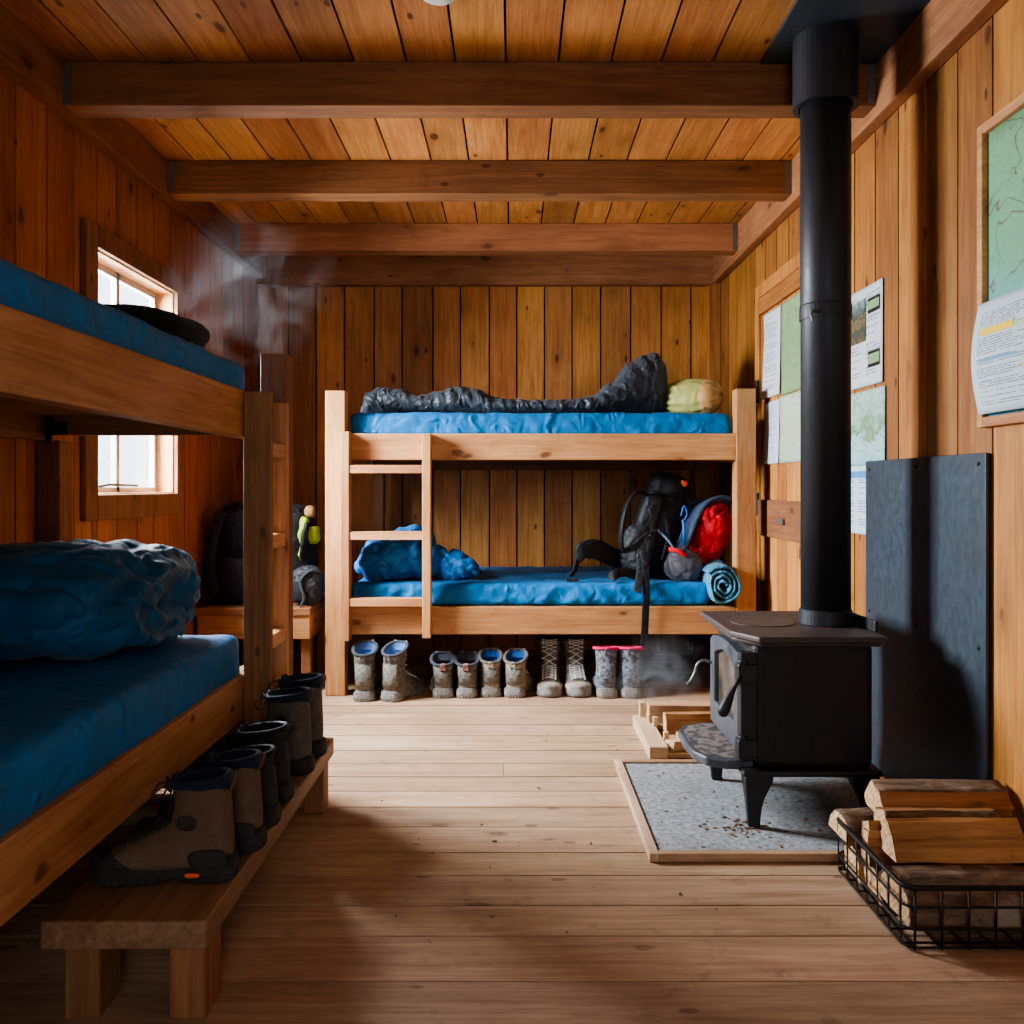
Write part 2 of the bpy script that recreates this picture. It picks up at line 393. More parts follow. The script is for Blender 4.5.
# ceiling boards run along Y
mb=MB(); x=XL; rs=random.Random(9)
while x<XR-1e-3:
    x2=min(x+.178*rs.uniform(.96,1.04),XR)
    if XR-x2<.06: x2=XR
    for (s0,s1) in ((YR,3.15),(3.15,4.08),(4.08,YB)):
        mb.box(x+.004,x2-.004,s0,s1,ZC+rs.uniform(0,.003),ZC+.02,0,rs.random())
    x=x2
mb.box(XL,XR,YR,YB,ZC+.014,ZC+.06,1)
struct(mb.build('ceiling',[M['ceil'],M['gap']]),'orange pine ceiling boards laid on the cross beams','ceiling')
# beams
PX0,PX1=-1.575,1.27
for (y0,y1,z0,lab) in ((3.08,3.19,2.385,'dark cross beam nearest the flue sleeve'),(4.01,4.12,2.385,'second cross beam, its ends in steel hangers'),
                       (4.97,5.08,2.385,'third cross beam, shortest in view before the back wall')):
    b=MB(); b.box(PX0,PX1,y0,y1,z0,ZC,0); o=b.build('ceiling_beam',M['beam_x'],None,.004)
    struct(o,'%s under the ceiling boards'%lab,'beam')
    h=MB()
    for sx in (PX0,PX1):
        s=1 if sx<0 else -1
        lo,hi=sorted((sx,sx+s*.03)); h.box(lo,hi,y0-.003,y0,z0+.005,ZC-.01)
    h.build('beam_hanger',M['steel'],o)
b=MB(); b.box(XL,XR,YB-.06,YB,2.335,ZC); struct(b.build('trim_1',M['beam_x'],None,.004),'horizontal timber along the top of the back wall','trim')
b=MB(); b.box(XL,PX0,YR,YB-.06,2.375,ZC); struct(b.build('trim_2',M['beam_y'],None,.004),'wall plate timber along the top of the window wall','trim')
b=MB(); b.box(PX1,XR,YR,YB-.06,2.345,ZC); struct(b.build('trim_3',M['beam_y'],None,.004),'wall plate timber along the top of the poster wall','trim')
b=MB(); b.box(1.245,XR,YB-.06,YB,0,2.335); struct(b.build('trim_4',M['wall_z'],None,.003),'narrow corner post between back wall and door wall','trim')
# ceiling light
t=thing('ceiling_light','small round white light fixture on the ceiling boards','light',(-.222,2.62,ZC))
b=MB(); b.lathe([(.058,ZC),(.058,ZC-.018),(.05,ZC-.03),(.03,ZC-.036),(.0005,ZC-.037)],(-.222,2.62,0),28); b.build('diffuser',M['white'],t,smooth=True)
b=MB(); b.lathe([(.064,ZC),(.064,ZC-.012),(.059,ZC-.014)],(-.222,2.62,0),28); b.build('base',M['steel'],t)

# window
win=thing('window_1','small wooden window in the plank wall, bright daylight outside','window',(XL,(WY0+WY1)/2,WZ0),kind='structure')
b=MB(); fw=.085
b.box(XL,XL+.022,WY0-fw-.015,WY0,WZ0-.10,WZ1+.085); b.box(XL,XL+.022,WY1,WY1+.07,WZ0-.10,WZ1+.085)
b.box(XL,XL+.024,WY0,WY1,WZ1,WZ1+.085); b.box(XL,XL+.024,WY0,WY1,WZ0-.10,WZ0)
b.build('window_frame',M['dark_z'],win,.003)
b=MB(); XS=XL-.075
b.box(XS-.03,XL,WY0-.02,WY0+.006,WZ0,WZ1); b.box(XS-.03,XL,WY1-.006,WY1+.02,WZ0,WZ1); b.box(XS-.03,XL,WY0,WY1,WZ1-.006,WZ1+.02); b.box(XS-.03,XL+.004,WY0,WY1,WZ0-.02,WZ0+.006)
b.build('reveal',M['bunk_z'],win)
b=MB(); ym=3.80
for y0 in (WY0,WY1-.035): b.box(XS-.025,XS,y0,y0+.035,WZ0,WZ1)
b.box(XS-.025,XS,ym-.015,ym+.015,WZ0,WZ1)
for z0,z1 in ((WZ0,WZ0+.03),(WZ1-.035,WZ1),(1.50,1.525)): b.box(XS-.025,XS,WY0+.035,WY1-.035,z0,z1)
b.build('sash',M['sash'],win,.002)
for y0,y1 in ((WY0+.035,ym-.02),(ym+.02,WY1-.035)):
    b=MB(); b.box(XS-.014,XS-.010,y0,y1,WZ0+.03,WZ1-.035); b.build('pane',M['glass'],win)
b=MB(); b.tube([(XS+.004,3.62,WZ0+.032),(XS+.006,3.70,WZ0+.04),(XS+.006,3.98,WZ0+.036)],.006); b.build('window_stay',M['hinge'],win)

# door on the right wall
DY0,DY1,DZ=3.72,4.62,2.04
dr=thing('door_1','plank door with ledges and posters, hinged beside the back bunk','door',(XR,(DY0+DY1)/2,0),kind='structure')
b=MB()
b.box(XR-.03,XR,DY1,DY1+.075,0,DZ+.07); b.box(XR-.03,XR,DY0-.075,DY0,0,DZ+.07); b.box(XR-.03,XR,DY0,DY1,DZ,DZ+.07)
b.build('door_frame',M['wall_z'],dr,.003)
b=MB(); y=DY0+.004
while y<DY1-.01:
    y2=min(y+.15,DY1-.004); b.box(XR-.022,XR-.001,y+.003,y2-.003,.02,DZ-.005); y=y2
b.build('door_panel',M['wall_z'],dr,.002)
for z0,z1 in ((.80,.985),(.15,.3),(1.945,2.03)):
    b=MB(); b.box(XR-.04,XR-.022,DY0+.03,DY1-.012,z0,z1); b.build('ledge',M['dark_y'] if z0<1 else M['wall_y'],dr,.003)
for z in (1.55,.96,.3):
    b=MB(); b.tube([(XR-.034,DY1+.01,z-.06),(XR-.034,DY1+.01,z+.06)],.011,10); b.build('hinge',M['hinge'],dr)
b=MB(); b.box(XR-.055,XR-.04,DY0+.42,DY0+.5,.87,.90); b.build('door_latch',M['steel'],dr,.003)

# ------------------------------------------------------------------ sheets on right wall
def sheet(name,label,cat,y_l,y_r,zt,zb,mat,x=XR-.003,curl=.0,seed=0,tilt=0,group=None,parent=None):
    rs=random.Random(seed); ph=rs.uniform(0,6)
    mb=MB()
    def fn(u,v):
        yy=y_l+(y_r-y_l)*u; zz=zb+(zt-zb)*v
        bow=curl*((1-v)**2*.5+ .5*abs(math.sin(v*3.1+ph))*(1-u)**2+.25*math.sin(u*4+ph)**2)
        return Vector((x-.0015-bow, yy, zz+tilt*(u-.5)))
    mb.grid(fn,14,18)
    o=mb.build(name,mat,parent,smooth=True)
    md=o.modifiers.new('s','SOLIDIFY'); md.thickness=.0006
    if parent is None: tag(o,label,cat,group)
    return o
G=[(.2,(.30,.50,.60)),(.42,(.40,.60,.62)),(.55,(.42,.60,.42)),(.75,(.38,.56,.36)),(.9,(.58,.68,.50))]
MAPS={'big':mapmat('map_big',[(.22,(.10,.33,.44)),(.42,(.14,.38,.40)),(.58,(.16,.36,.22)),(.85,(.22,.40,.21))],3,16,.8,.3),
 'green':mapmat('map_green',[(.2,(.24,.35,.17)),(.6,(.20,.32,.14)),(.8,(.30,.42,.22))],6,24,0,1.3,.3),
 'pale':mapmat('map_pale',[(.2,(.36,.46,.38)),(.5,(.42,.49,.33)),(.8,(.48,.53,.42))],5,10,0,2.9),
 'coast':mapmat('map_coast',[(.25,(.24,.44,.47)),(.44,(.34,.52,.53)),(.50,(.14,.24,.11)),(.60,(.30,.44,.36)),(.9,(.36,.52,.50))],4,6,0,4.1)}
TX={'list':textmat('print_list',34,1,(.54,.58,.62)),'fine':textmat('print_fine',44,1,(.48,.53,.62),(.15,.17,.25)),
    'cols':textmat('print_columns',44,2,(.50,.57,.63)),'news':textmat('print_news',30,2,(.50,.54,.57)),'table':textmat('print_table',26,2,(.50,.56,.63),(.08,.12,.25),.55)}
DX=XR-.024
def yx(px,X=XR-.01): return X*F/(px-HX)
def zy(py,Y): return CH-(py-HY)*Y/F
grp='sheets pinned on the door'
sheet('printed_notice','white typed notice at the top hinge corner of the door','notice',yx(765,DX),yx(781.5,DX),1.93,1.50,TX['list'],DX,.012,1)
sheet('map_poster','green forest map sheet high on the door beside the flue','map',yx(782,DX),yx(812,DX),1.93,1.49,MAPS['green'],DX,.004,2)
sheet('printed_notice','bluish typed notice on the lower row, nearest the hinges','notice',yx(766,DX),yx(780,DX),1.478,1.165,TX['fine'],DX,.012,3)
sheet('map_poster','pale island map sheet on the lower row of the door','map',yx(780.5,DX),yx(812,DX),1.485,1.165,MAPS['pale'],DX,.004,4)
nx=XR-.003
t=thing('info_poster','information poster with a dark valley photo, upper sheet beside the flue','poster',(XR,3.27,1.42))
ya,yb=yx(846),yx(881.3)
o=sheet('sheet',None,None,ya,yb,1.795,1.425,TX['news'],nx,0.003,5,parent=t)
def patch(par,name,y0,y1,z0,z1,mat,x=nx-.0045):
    b=MB(); b.grid(lambda u,v:Vector((x,y0+(y1-y0)*u,z0+(z1-z0)*v)),2,2); return b.build(name,mat,par)
ph=mapmat('valley_photo',[(.25,(.16,.09,.03)),(.42,(.02,.035,.03)),(.52,(.22,.12,.04)),(.6,(.015,.03,.028)),(.8,(.25,.33,.33))],6,3,0,7.3)
patch(t,'photo',yx(849),yx(865),1.595,1.755,ph)
for z0,z1 in ((1.69,1.745),(1.49,1.55)):
    patch(t,'photo',yx(867),yx(879),z0,z1,M['hinge']); patch(t,'photo',yx(867.5),yx(878.5),z0+.012,z1-.012,MAPS['green'],nx-.0055)
t=thing('coast_map_poster','long poster with coastal map above a blue timetable, lower sheet beside the flue','poster',(XR,3.27,.88))
o=sheet('sheet',None,None,yx(845),yx(883.5),1.41,1.13,MAPS['coast'],nx,0.003,6,parent=t)
o=sheet('timetable',None,None,yx(845),yx(867.5),1.131,.872,TX['table'],nx,0.003,7,parent=t)
o['label']='printed timetable strip below the map'
patch(t,'heading',yx(850),yx(866),1.085,1.11,fabric('print_blue',(.06,.25,.5),.7),nx-.004)
# framed map
FY0,FY1,FZ0,FZ1=2.465,1.72,1.215,2.055
t=thing('framed_map','large green and blue topographic map in a wooden frame','framed map',(XR,2.1,FZ0))
b=MB(); fx=XR-.022
b.box(fx,XR,FY0-.028,FY0,FZ0,FZ1); b.box(fx,XR,FY1,FY1+.028,FZ0,FZ1); b.box(fx,XR,FY1+.028,FY0-.028,FZ1-.028,FZ1); b.box(fx,XR,FY1+.028,FY0-.028,FZ0,FZ0+.028)
b.build('frame',M['bunk_y'],t,.003)
o=sheet('map_sheet',None,None,FY0-.028,FY1+.028,FZ1-.028,FZ0+.028,MAPS['big'],XR-.004,0,8,parent=t)
iy0,iy1=FY0-.020,1.80
t=thing('info_sheet','curled printed information sheet with yellow highlight over the framed map','notice',(XR,2.2,1.23))
def fn(u,v):
    e=.018*math.sin(v*PI)*(1-u)**3
    return Vector((XR-.026-.012*math.sin(v*PI)*(1-u)-.004*math.sin(u*5), iy0+(iy1-iy0)*u+e, 1.25+(1.555-1.25)*v))
b=MB(); b.grid(fn,16,16); o=b.build('sheet',TX['cols'],t,smooth=True); md=o.modifiers.new('s','SOLIDIFY'); md.thickness=.0006
sx=XR-.0445
def patch2(name,u0,u1,v0,v1,mat):
    b=MB(); b.grid(lambda u,v: fn(u0+(u1-u0)*u,v0+(v1-v0)*v)+Vector((-.0015,0,0)),4,4); b.build(name,mat,t)
patch2('highlight',.06,.30,.695,.76,plain('yellow_print',(.8,.55,.05),.7))
patch2('highlight',.30,.6,.705,.72,plain('yellow_print2',(.55,.6,.12),.7))
patch2('heading',.06,.33,.46,.485,fabric('print_blue3',(.15,.32,.42),.7))
patch2('highlight',.33,.55,.36,.372,plain('yellow_print3',(.7,.55,.08),.7))
patch2('photo',.62,.9,.45,.72,ph)

# ------------------------------------------------------------------ bunks
def timber(par,name,x0,x1,y0,y1,z0,z1,mat,bev=.005,rnd=None):
    b=MB(); b.box(x0,x1,y0,y1,z0,z1,0,rnd); return b.build(name,mat,par,bev)
YF=4.42
bk=thing('bunk_bed','two-tier pine bunk bed with a ladder against the back wall','bunk bed',(.14,5.0,0))
bx0,bx1=-.944,1.222
for x0 in (bx0,bx1-.10):
    timber(bk,'post',x0,x0+.10,YF,YF+.09,0,1.535 if x0<0 else 1.545,M['bunk_z'])
    timber(bk,'post',x0+.08 if x0<0 else x0,x0+.145 if x0<0 else x0+.1,YF+1.0,YF+1.09,0,1.30,M['dark_z'])  # rear posts in darker timber, corner shade put into their colour
ra0,ra1=bx0+.10,bx1-.10
for z0,z1 in ((1.186,1.32),(.307,.447)):
    timber(bk,'rail',ra0,ra1,YF+.012,YF+.06,z0,z1,M['bunk_x'])
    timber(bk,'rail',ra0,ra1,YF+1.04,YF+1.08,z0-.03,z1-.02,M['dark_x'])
    for x0 in (bx0+.03,bx1-.07): timber(bk,'end_rail',x0,x0+.04,YF+.09,YF+1.0,z0,z1,M['bunk_y'])
    b=MB(); y=YF+.07
    while y<YF+1.02: b.box(ra0,ra1,y,y+.085,z1-.045,z1-.022); y+=.096
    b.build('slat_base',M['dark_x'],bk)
ld=thing('ladder',None,None,(-.63,YF,0)); ld.parent=bk; ld.location=Vector((-.63,YF,0))-Vector(bk['_o'])
for x0,x1,z0,z1 in ((-.854,-.812,.285,1.325),(-.450,-.408,.30,1.315)):
    timber(ld,'stile',x0,x1,YF-.062,YF+.012,z0,z1,M['bunk_z'],.003)
for z in (1.137,.806,.475):
    timber(ld,'rung',-.812,-.450,YF-.058,YF+.005,z-.019,z+.022,M['bunk_x'],.003)

lb=thing('bunk_bed','dark two-tier bunk bed along the window wall, boot bench in front','bunk bed',(-1.23,2.0,0))
LX=-.85
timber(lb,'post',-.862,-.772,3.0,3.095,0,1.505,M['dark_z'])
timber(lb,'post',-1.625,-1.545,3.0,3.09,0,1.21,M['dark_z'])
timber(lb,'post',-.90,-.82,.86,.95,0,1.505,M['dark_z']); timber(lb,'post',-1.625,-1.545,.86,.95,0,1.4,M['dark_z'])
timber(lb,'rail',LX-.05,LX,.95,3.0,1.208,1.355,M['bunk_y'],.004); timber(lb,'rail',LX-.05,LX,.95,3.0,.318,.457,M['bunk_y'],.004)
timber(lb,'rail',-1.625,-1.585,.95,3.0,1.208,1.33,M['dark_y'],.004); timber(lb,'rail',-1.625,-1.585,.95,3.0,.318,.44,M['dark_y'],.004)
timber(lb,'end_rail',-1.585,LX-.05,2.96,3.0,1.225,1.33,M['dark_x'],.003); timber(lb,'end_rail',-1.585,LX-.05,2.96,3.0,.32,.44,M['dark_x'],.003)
b=MB(); b.box(-1.62,-.863,3.005,3.025,.02,.318); b.build('added_light_block',M['dark_x'],lb)  # added board, out of sight, keeps light off the floor under the bunk
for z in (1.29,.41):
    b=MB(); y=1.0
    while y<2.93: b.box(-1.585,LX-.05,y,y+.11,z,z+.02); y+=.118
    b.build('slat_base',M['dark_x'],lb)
b=MB(); b.box(-1.57,-1.548,2.952,2.96,1.20,1.30); b.box(-1.545,-1.50,2.952,2.96,1.228,1.27); b.build('bracket',M['hinge'],lb)
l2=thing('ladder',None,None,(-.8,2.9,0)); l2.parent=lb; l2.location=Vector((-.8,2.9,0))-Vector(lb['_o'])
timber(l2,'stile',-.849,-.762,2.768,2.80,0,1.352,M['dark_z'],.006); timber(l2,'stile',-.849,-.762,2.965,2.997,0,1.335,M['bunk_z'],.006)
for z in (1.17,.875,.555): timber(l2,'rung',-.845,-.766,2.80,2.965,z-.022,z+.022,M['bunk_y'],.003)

# mattresses (fitted sheet with puckers on the sides)
def mattress(name,label,x0,x1,y0,y1,z0,z1,seed,puck=.006,front=None,r=.035,mat=None):
    cx,cy,cz=(x0+x1)/2,(y0+y1)/2,(z0+z1)/2; hx,hy,hz=(x1-x0)/2,(y1-y0)/2,(z1-z0)/2
    rz=.012 if seed<6 else .02; nx,ny,nz=max(8,int(hx*2/rz)),max(8,int(hy*2/rz)),12
    mb=MB()
    def shape(p):
        q=Vector((max(-hx+r,min(hx-r,p.x)),max(-hy+r,min(hy-r,p.y)),max(-hz+r,min(hz-r,p.z))))
        d=p-q
        if d.length>1e-9: q=q+d.normalized()*r
        s=Vector((q.x*3+seed,q.y*3,q.z*3))
        side=1 if p.z<hz-1e-6 else .35
        zig=abs(math.sin(q.x*26+seed+3.2*noise.noise(Vector((q.x*3,q.y*3,seed)))+ (9 if noise.noise(Vector((q.x*4,seed,q.y*4)))>0 else -9)*q.z*2.2))**2.5*(.5+noise.noise(Vector((q.x*2.2,q.y*2,seed))))+.25*noise.ridged_multi_fractal(Vector((q.x*9,q.y*9,q.z*9)),.9,2.1,3,1,2)
        dd=(noise.fractal(s*2.2,.8,2,3)*.006+ (zig-.6)*puck*side)
        n=d.normalized() if d.length>1e-9 else Vector((0,0,1))
        if p.z<-hz+1e-6: dd=0; 
        return Vector((cx,cy,cz))+q+n*dd
    idx={}
    def vid(i,j,k):
        key=(i,j,k)
        if key not in idx:
            idx[key]=len(mb.v); mb.v.append(shape(Vector((-hx+2*hx*i/nx,-hy+2*hy*j/ny,-hz+2*hz*k/nz))))
        return idx[key]
    def q(a,b,c,d): mb.f.append([a,b,c,d]); mb.m.append(0); mb.r.append(.5)
    for i in range(nx):
        for j in range(ny):
            q(vid(i,j,nz),vid(i+1,j,nz),vid(i+1,j+1,nz),vid(i,j+1,nz)); q(vid(i,j,0),vid(i,j+1,0),vid(i+1,j+1,0),vid(i+1,j,0))
        for k in range(nz):
            q(vid(i,0,k),vid(i+1,0,k),vid(i+1,0,k+1),vid(i,0,k+1)); q(vid(i,ny,k),vid(i,ny,k+1),vid(i+1,ny,k+1),vid(i+1,ny,k))
    for j in range(ny):
        for k in range(nz):
            q(vid(0,j,k),vid(0,j,k+1),vid(0,j+1,k+1),vid(0,j+1,k)); q(vid(nx,j,k),vid(nx,j+1,k),vid(nx,j+1,k+1),vid(nx,j,k+1))
    o=mb.build(name,mat or M['blue'],None,smooth=True); return tag(o,label,'mattress')
mattress('mattress','bright blue mattress on the upper tier of the back bunk',-.832,1.116,YF+.06,YF+1.03,1.298,1.43,2.0,.005)
mattress('mattress','bright blue rumpled mattress on the lower tier of the back bunk',-.83,1.0,YF+.03,YF+1.03,.447,.562,5.0,.014)
mattress('mattress','blue mattress on the upper tier of the bunk by the window',-1.58,-.872,.97,2.90,1.31,1.452,8.0,.003)
mattress('mattress','blue mattress on the lower tier of the bunk by the window, quilt on it',-1.58,-.868,.97,2.82,.43,.582,11.0,.004)

# ------------------------------------------------------------------ soft bundles
def sgn(v,e): return math.copysign(abs(v)**e,v)
def superq(mb,c,rx,ry,rz,e1=.7,e2=.7,nu=64,nv=36,disp=None,M3=None,floor=None,mat=0,rnd=None,axis='z'):
    c=Vector(c); rings=[]
    for j in range(nv+1):
        ph=-PI/2+PI*j/nv; ring=[]
        ph=max(-PI/2+.012,min(PI/2-.012,ph))
        for i in range(nu):
            th=2*PI*i/nu
            a=sgn(math.cos(ph),e1); d=Vector((a*sgn(math.cos(th),e2),a*sgn(math.sin(th),e2),sgn(math.sin(ph),e1)))
            if axis=='x': d=Vector((d.z,d.x,d.y))
            if axis=='y': d=Vector((d.y,d.z,d.x))
            p=Vector((d.x*rx,d.y*ry,d.z*rz))
            if disp:
                n=Vector((d.x/rx,d.y/ry,d.z/rz)).normalized(); r=disp(p,d,n)
                p=p+(r if isinstance(r,Vector) else n*r)
            if M3 is not None: p=M3@p
            p=c+p
            if floor is not None and p.z<floor: p.z=floor+(p.z-floor)*.03
            ring.append(p)
        rings.append(ring)
    mb.loft(rings,True,True,mat,rnd)
def rot(ax,deg): return Matrix.Rotation(math.radians(deg),3,ax)
def crease(p,s,amp,seed=0):
    q=p*s+Vector((seed*1.9,seed,seed*.4)); w=noise.noise_vector(p*s*.7+Vector((seed,0,0)))*.5
    a=abs(noise.noise(q+w)); b_=abs(noise.noise((q+w)*2.1+Vector((7,3,1))))
    return amp*(-max(0,1-a*5.5)-.5*max(0,1-b_*5)+min(.5,a*1.4))
def wrinkle(p,s,amp,seed=0,aniso=(1,1,1)):
    q=Vector((p.x*aniso[0],p.y*aniso[1],p.z*aniso[2]))*s+Vector((seed,seed*.7,seed*1.3))
    return amp*(noise.ridged_multi_fractal(q,.9,2.0,4,1.0,2.0)*.45-.55)+amp*1.2*noise.fractal(q*.5,.8,2,2)

# folded quilt on the lower left bunk: flattened roll, its spiral end facing the aisle
qc=Vector((-1.285,2.51,.735))
def qd(p,d,n):
    r=wrinkle(p,9,.016,3,(1,1.8,1.4))+crease(Vector((p.x*.7,p.y*1.5,p.z*1.3)),6,.013,2)
    r+=-.010*abs(math.sin(p.x*22+.6*math.sin(p.y*9)))**4        # baffles
    e=Vector((0,0,0))
    if d.x>.45:                                                  # end face: wound layers
        rr=math.hypot(d.y,d.z*1.0); an=math.atan2(d.z,d.y)
        f=math.sin(rr*16-an*1.0); k=(d.x-.45)/.55
        e=Vector((.016*f*k-.05*k*max(0,1-rr*1.5),0,0))
    if p.z>0: e.z-=.05*max(0,(abs(p.x)-.18))*(1 if p.x<0 else 1.2)
    return n*r+e
b=MB(); superq(b,qc,.33,.37,.152,.55,.8,150,110,qd,None,.586,axis='x')
tag(b.build('folded_quilt',M['quiltblue'],None,smooth=True),'dark blue quilt folded into a thick roll on the lower mattress','quilt')
# black garment upper left bunk
def gd(p,d,n): return wrinkle(p,9,.012,9)+.012*math.sin(p.z*60)*(d.x>.3)
b=MB(); superq(b,(-1.22,2.68,1.512),.26,.24,.062,.6,.6,80,50,gd,None,1.462,axis='z')
tag(b.build('folded_jacket',M['blackcloth'],None,smooth=True),'black folded fleece lying on the upper mattress by the window','clothing')
# grey mummy sleeping bag on the upper back bunk
mt=1.437; rings=[]; N=190; K=44
def lerp(tab,x):
    for (a,b),(c,d) in zip(tab[:-1],tab[1:]):
        if x<=c: 
            s=(x-a)/(c-a); s=s*s*(3-2*s); return b+(d-b)*s
    return tab[-1][1]
xs0,xs1=-.815,.83
HT=[(-.815,.03),(-.79,.085),(-.72,.108),(-.6,.10),(-.5,.075),(-.40,.09),(-.30,.11),(-.2,.10),(-.08,.062),(.1,.055),(.3,.055),(.42,.075),(.52,.13),(.62,.215),(.70,.25),(.77,.262),(.815,.22),(.83,.10)]
WD=[(-.815,.05),(-.78,.11),(-.5,.16),(-.3,.20),(0,.20),(.4,.20),(.6,.19),(.75,.17),(.815,.12),(.83,.05)]
for i in range(N+1):
    x=xs0+(xs1-xs0)*i/N; h=lerp(HT,x)*(1.28 if x>.35 else 1.34); w=lerp(WD,x); ring=[]
    for j in range(K):
        a=2*PI*j/K; cy,cz=math.cos(a),math.sin(a)
        p=Vector((x,4.76+w*sgn(cy,.8),mt+h*.5+h*.5*sgn(cz,.75)))
        n=Vector((0,cy,cz)); q=Vector((x*30+math.sin(p.y*9)+p.z*10,p.y*12,p.z*14))
        r=.006+.014*(noise.ridged_multi_fractal(q,.8,2.1,4,1,2)*.5-.6)-.007*abs(math.sin(x*36+p.z*22+2*noise.noise(p*7)))**3
        if cz<-.5: r=0
        p+=n*r; p.z=max(p.z,mt-.004); ring.append(p)
    rings.append(ring)
b=MB(); b.loft(rings)
sb=tag(b.build('sleeping_bag',M['baggrey'],None,smooth=True),'charcoal mummy sleeping bag stretched out on the upper back bunk','sleeping bag')
b=MB(); b.box(-.312,-.298,4.575,4.588,mt+.045,mt+.062); b.build('zip_tag',M['red'],sb,.003)
# olive stuff sack
def od(p,d,n):
    an=math.atan2(p.z,p.y); return .007*math.sin(an*13+p.x*8)*abs(d.x)**.6+wrinkle(p,12,.004,4)
MO=rot('Z',-24)
t=thing('stuff_sack','plump olive-green stuff sack with drawcord end on the upper back bunk','bag',(.92,4.68,mt))
b=MB(); superq(b,(.945,4.66,mt+.088),.15,.10,.098,.85,.9,64,48,od,MO,mt-.003,axis='x'); b.build('sack_body',M['olive'],t,smooth=True)
b=MB(); superq(b,Vector((.945,4.66,mt+.088))+MO@Vector((.088,-.02,0)),.072,.088,.09,.9,.95,48,32,od,MO,mt-.003,axis='x'); b.build('drawcord_end',M['tanend'],t,smooth=True)
e=Vector((1.005,4.57,mt+.055))
b=MB(); b.tube([e+Vector((-.03,-.005,.035)),e+Vector((-.02,-.02,.01)),e+Vector((-.01,-.025,-.02)),e+Vector((.01,-.02,-.035))],.0035,6)
b.tube([e+Vector((.02,-.01,.03)),e+Vector((0,-.02,.0)),e+Vector((-.015,-.025,-.035))],.0035,6); b.build('drawcord',M['black'],t,smooth=True)
b=MB(); superq(b,e+Vector((.008,-.012,.002)),.024,.014,.028,.8,.8,20,14); b.build('cord_stop',M['black'],t,smooth=True)

# blue sleeping bag heap on lower back bunk
lm=.565
def heapd(seed,amp):
    def f(p,d,n):
        r=wrinkle(p,10,amp*.8,seed)+crease(p,8.5,.017,seed)+.03*noise.noise(p*6+Vector((seed,0,0)))
        r-=.010*abs(math.sin(p.x*30+p.z*24+3*noise.noise(p*5)))**3
        return r
    return f
b=MB()
superq(b,(-.60,4.72,lm+.10),.215,.17,.115,.75,.8,110,80,heapd(3,.016),None,lm-.002)
superq(b,(-.56,4.80,lm+.19),.13,.12,.09,.85,.9,80,56,heapd(6,.014),rot('Y',-15),lm)
superq(b,(-.36,4.74,lm+.08),.13,.13,.085,.8,.8,80,56,heapd(8,.016),rot('Y',14),lm-.002)
superq(b,(-.27,4.66,lm+.045),.10,.10,.055,.8,.8,64,44,heapd(12,.013),None,lm-.002)
superq(b,(-.71,4.66,lm+.085),.10,.11,.105,.8,.8,64,44,heapd(15,.014),rot('Y',20),lm-.002)
o=b.build('crumpled_sleeping_bag',M['bagblue'],None,smooth=True)
md=o.modifiers.new('r','REMESH'); md.mode='VOXEL'; md.voxel_size=.0055; md.use_smooth_shade=True
tag(o,'blue sleeping bag crumpled in a heap behind the ladder','sleeping bag')

# black backpack
bp=thing('backpack','large black backpack with hip belt sitting on the lower back bunk','backpack',(.75,4.75,lm))
def wd(seed,amp=.007,s=11): return lambda p,d,n: wrinkle(p,s,amp*.6,seed)+crease(p,s*1.1,amp*.9,seed)
T=rot('Y',13)@rot('Z',-18)
b=MB(); superq(b,(.785,4.79,lm+.255),.132,.15,.27,.55,.75,72,56,wd(2),T,lm); b.build('pack_body',M['black'],bp,smooth=True)
b=MB(); superq(b,(.845,4.78,lm+.485),.115,.15,.075,.7,.75,56,36,wd(5),T); b.build('pack_lid',M['black'],bp,smooth=True)
b=MB(); superq(b,(.895,4.66,lm+.505),.03,.02,.018,.8,.8,20,14,None,T); b.build('lid_logo',M['orange'],bp,smooth=True)
b=MB(); superq(b,(.65,4.62,lm+.165),.085,.06,.12,.55,.6,48,36,wd(8,.005,16),rot('Y',20)@rot('Z',-18)); b.build('side_pocket',M['greynylon'],bp,smooth=True)
b=MB(); superq(b,(.712,4.655,lm+.31),.05,.03,.145,.6,.6,40,36,wd(9,.004,16),rot('Y',17)); b.build('back_pad',M['greynylon'],bp,smooth=True)
b=MB(); b.box(.612,.66,4.575,4.58,lm+.115,lm+.13); b.build('reflective_print',M['whitetrim'],bp,.002)
def spline(pts,n=8):
    pts=[Vector(p) for p in pts]; out=[]
    for i in range(len(pts)-1):
        p0=pts[max(i-1,0)];p1=pts[i];p2=pts[i+1];p3=pts[min(i+2,len(pts)-1)]
        for k in range(n):
            u=k/n; out.append(.5*((2*p1)+(p2-p0)*u+(2*p0-5*p1+4*p2-p3)*u*u+(3*p1-p0-3*p2+p3)*u**3))
    out.append(pts[-1]); return out
Yp=4.62
def pp(x,y,Y=4.62): return P(x,y,Y)
b=MB(); b.ribbon(spline([pp(655,500,4.7),pp(638,492,4.60),pp(627,505,4.54),pp(622,525,4.52),pp(621,545,4.55),pp(626,558,4.64)]),.035,.014,(.5,-1,.2)); b.build('shoulder_strap',M['black'],bp,smooth=True)
b=MB(); b.ribbon(spline([pp(628,562,4.66),pp(610,556,4.58),pp(595,549,4.54),pp(583,552,4.52),pp(578,562,4.52)]),[.10]*25+[.085,.07,.06,.05,.045,.04,.03,.028],.018,(.1,.0,1)); b.build('hip_belt',M['black'],bp,smooth=True)
b=MB(); b.ribbon(spline([pp(578,560,4.515),pp(575,570,4.50),pp(570,576.5,4.50)]),.03,.008,(.8,.6,0)); b.box(.275,.335,4.475,4.51,lm+.004,lm+.016); b.build('hip_buckle',M['black'],bp)
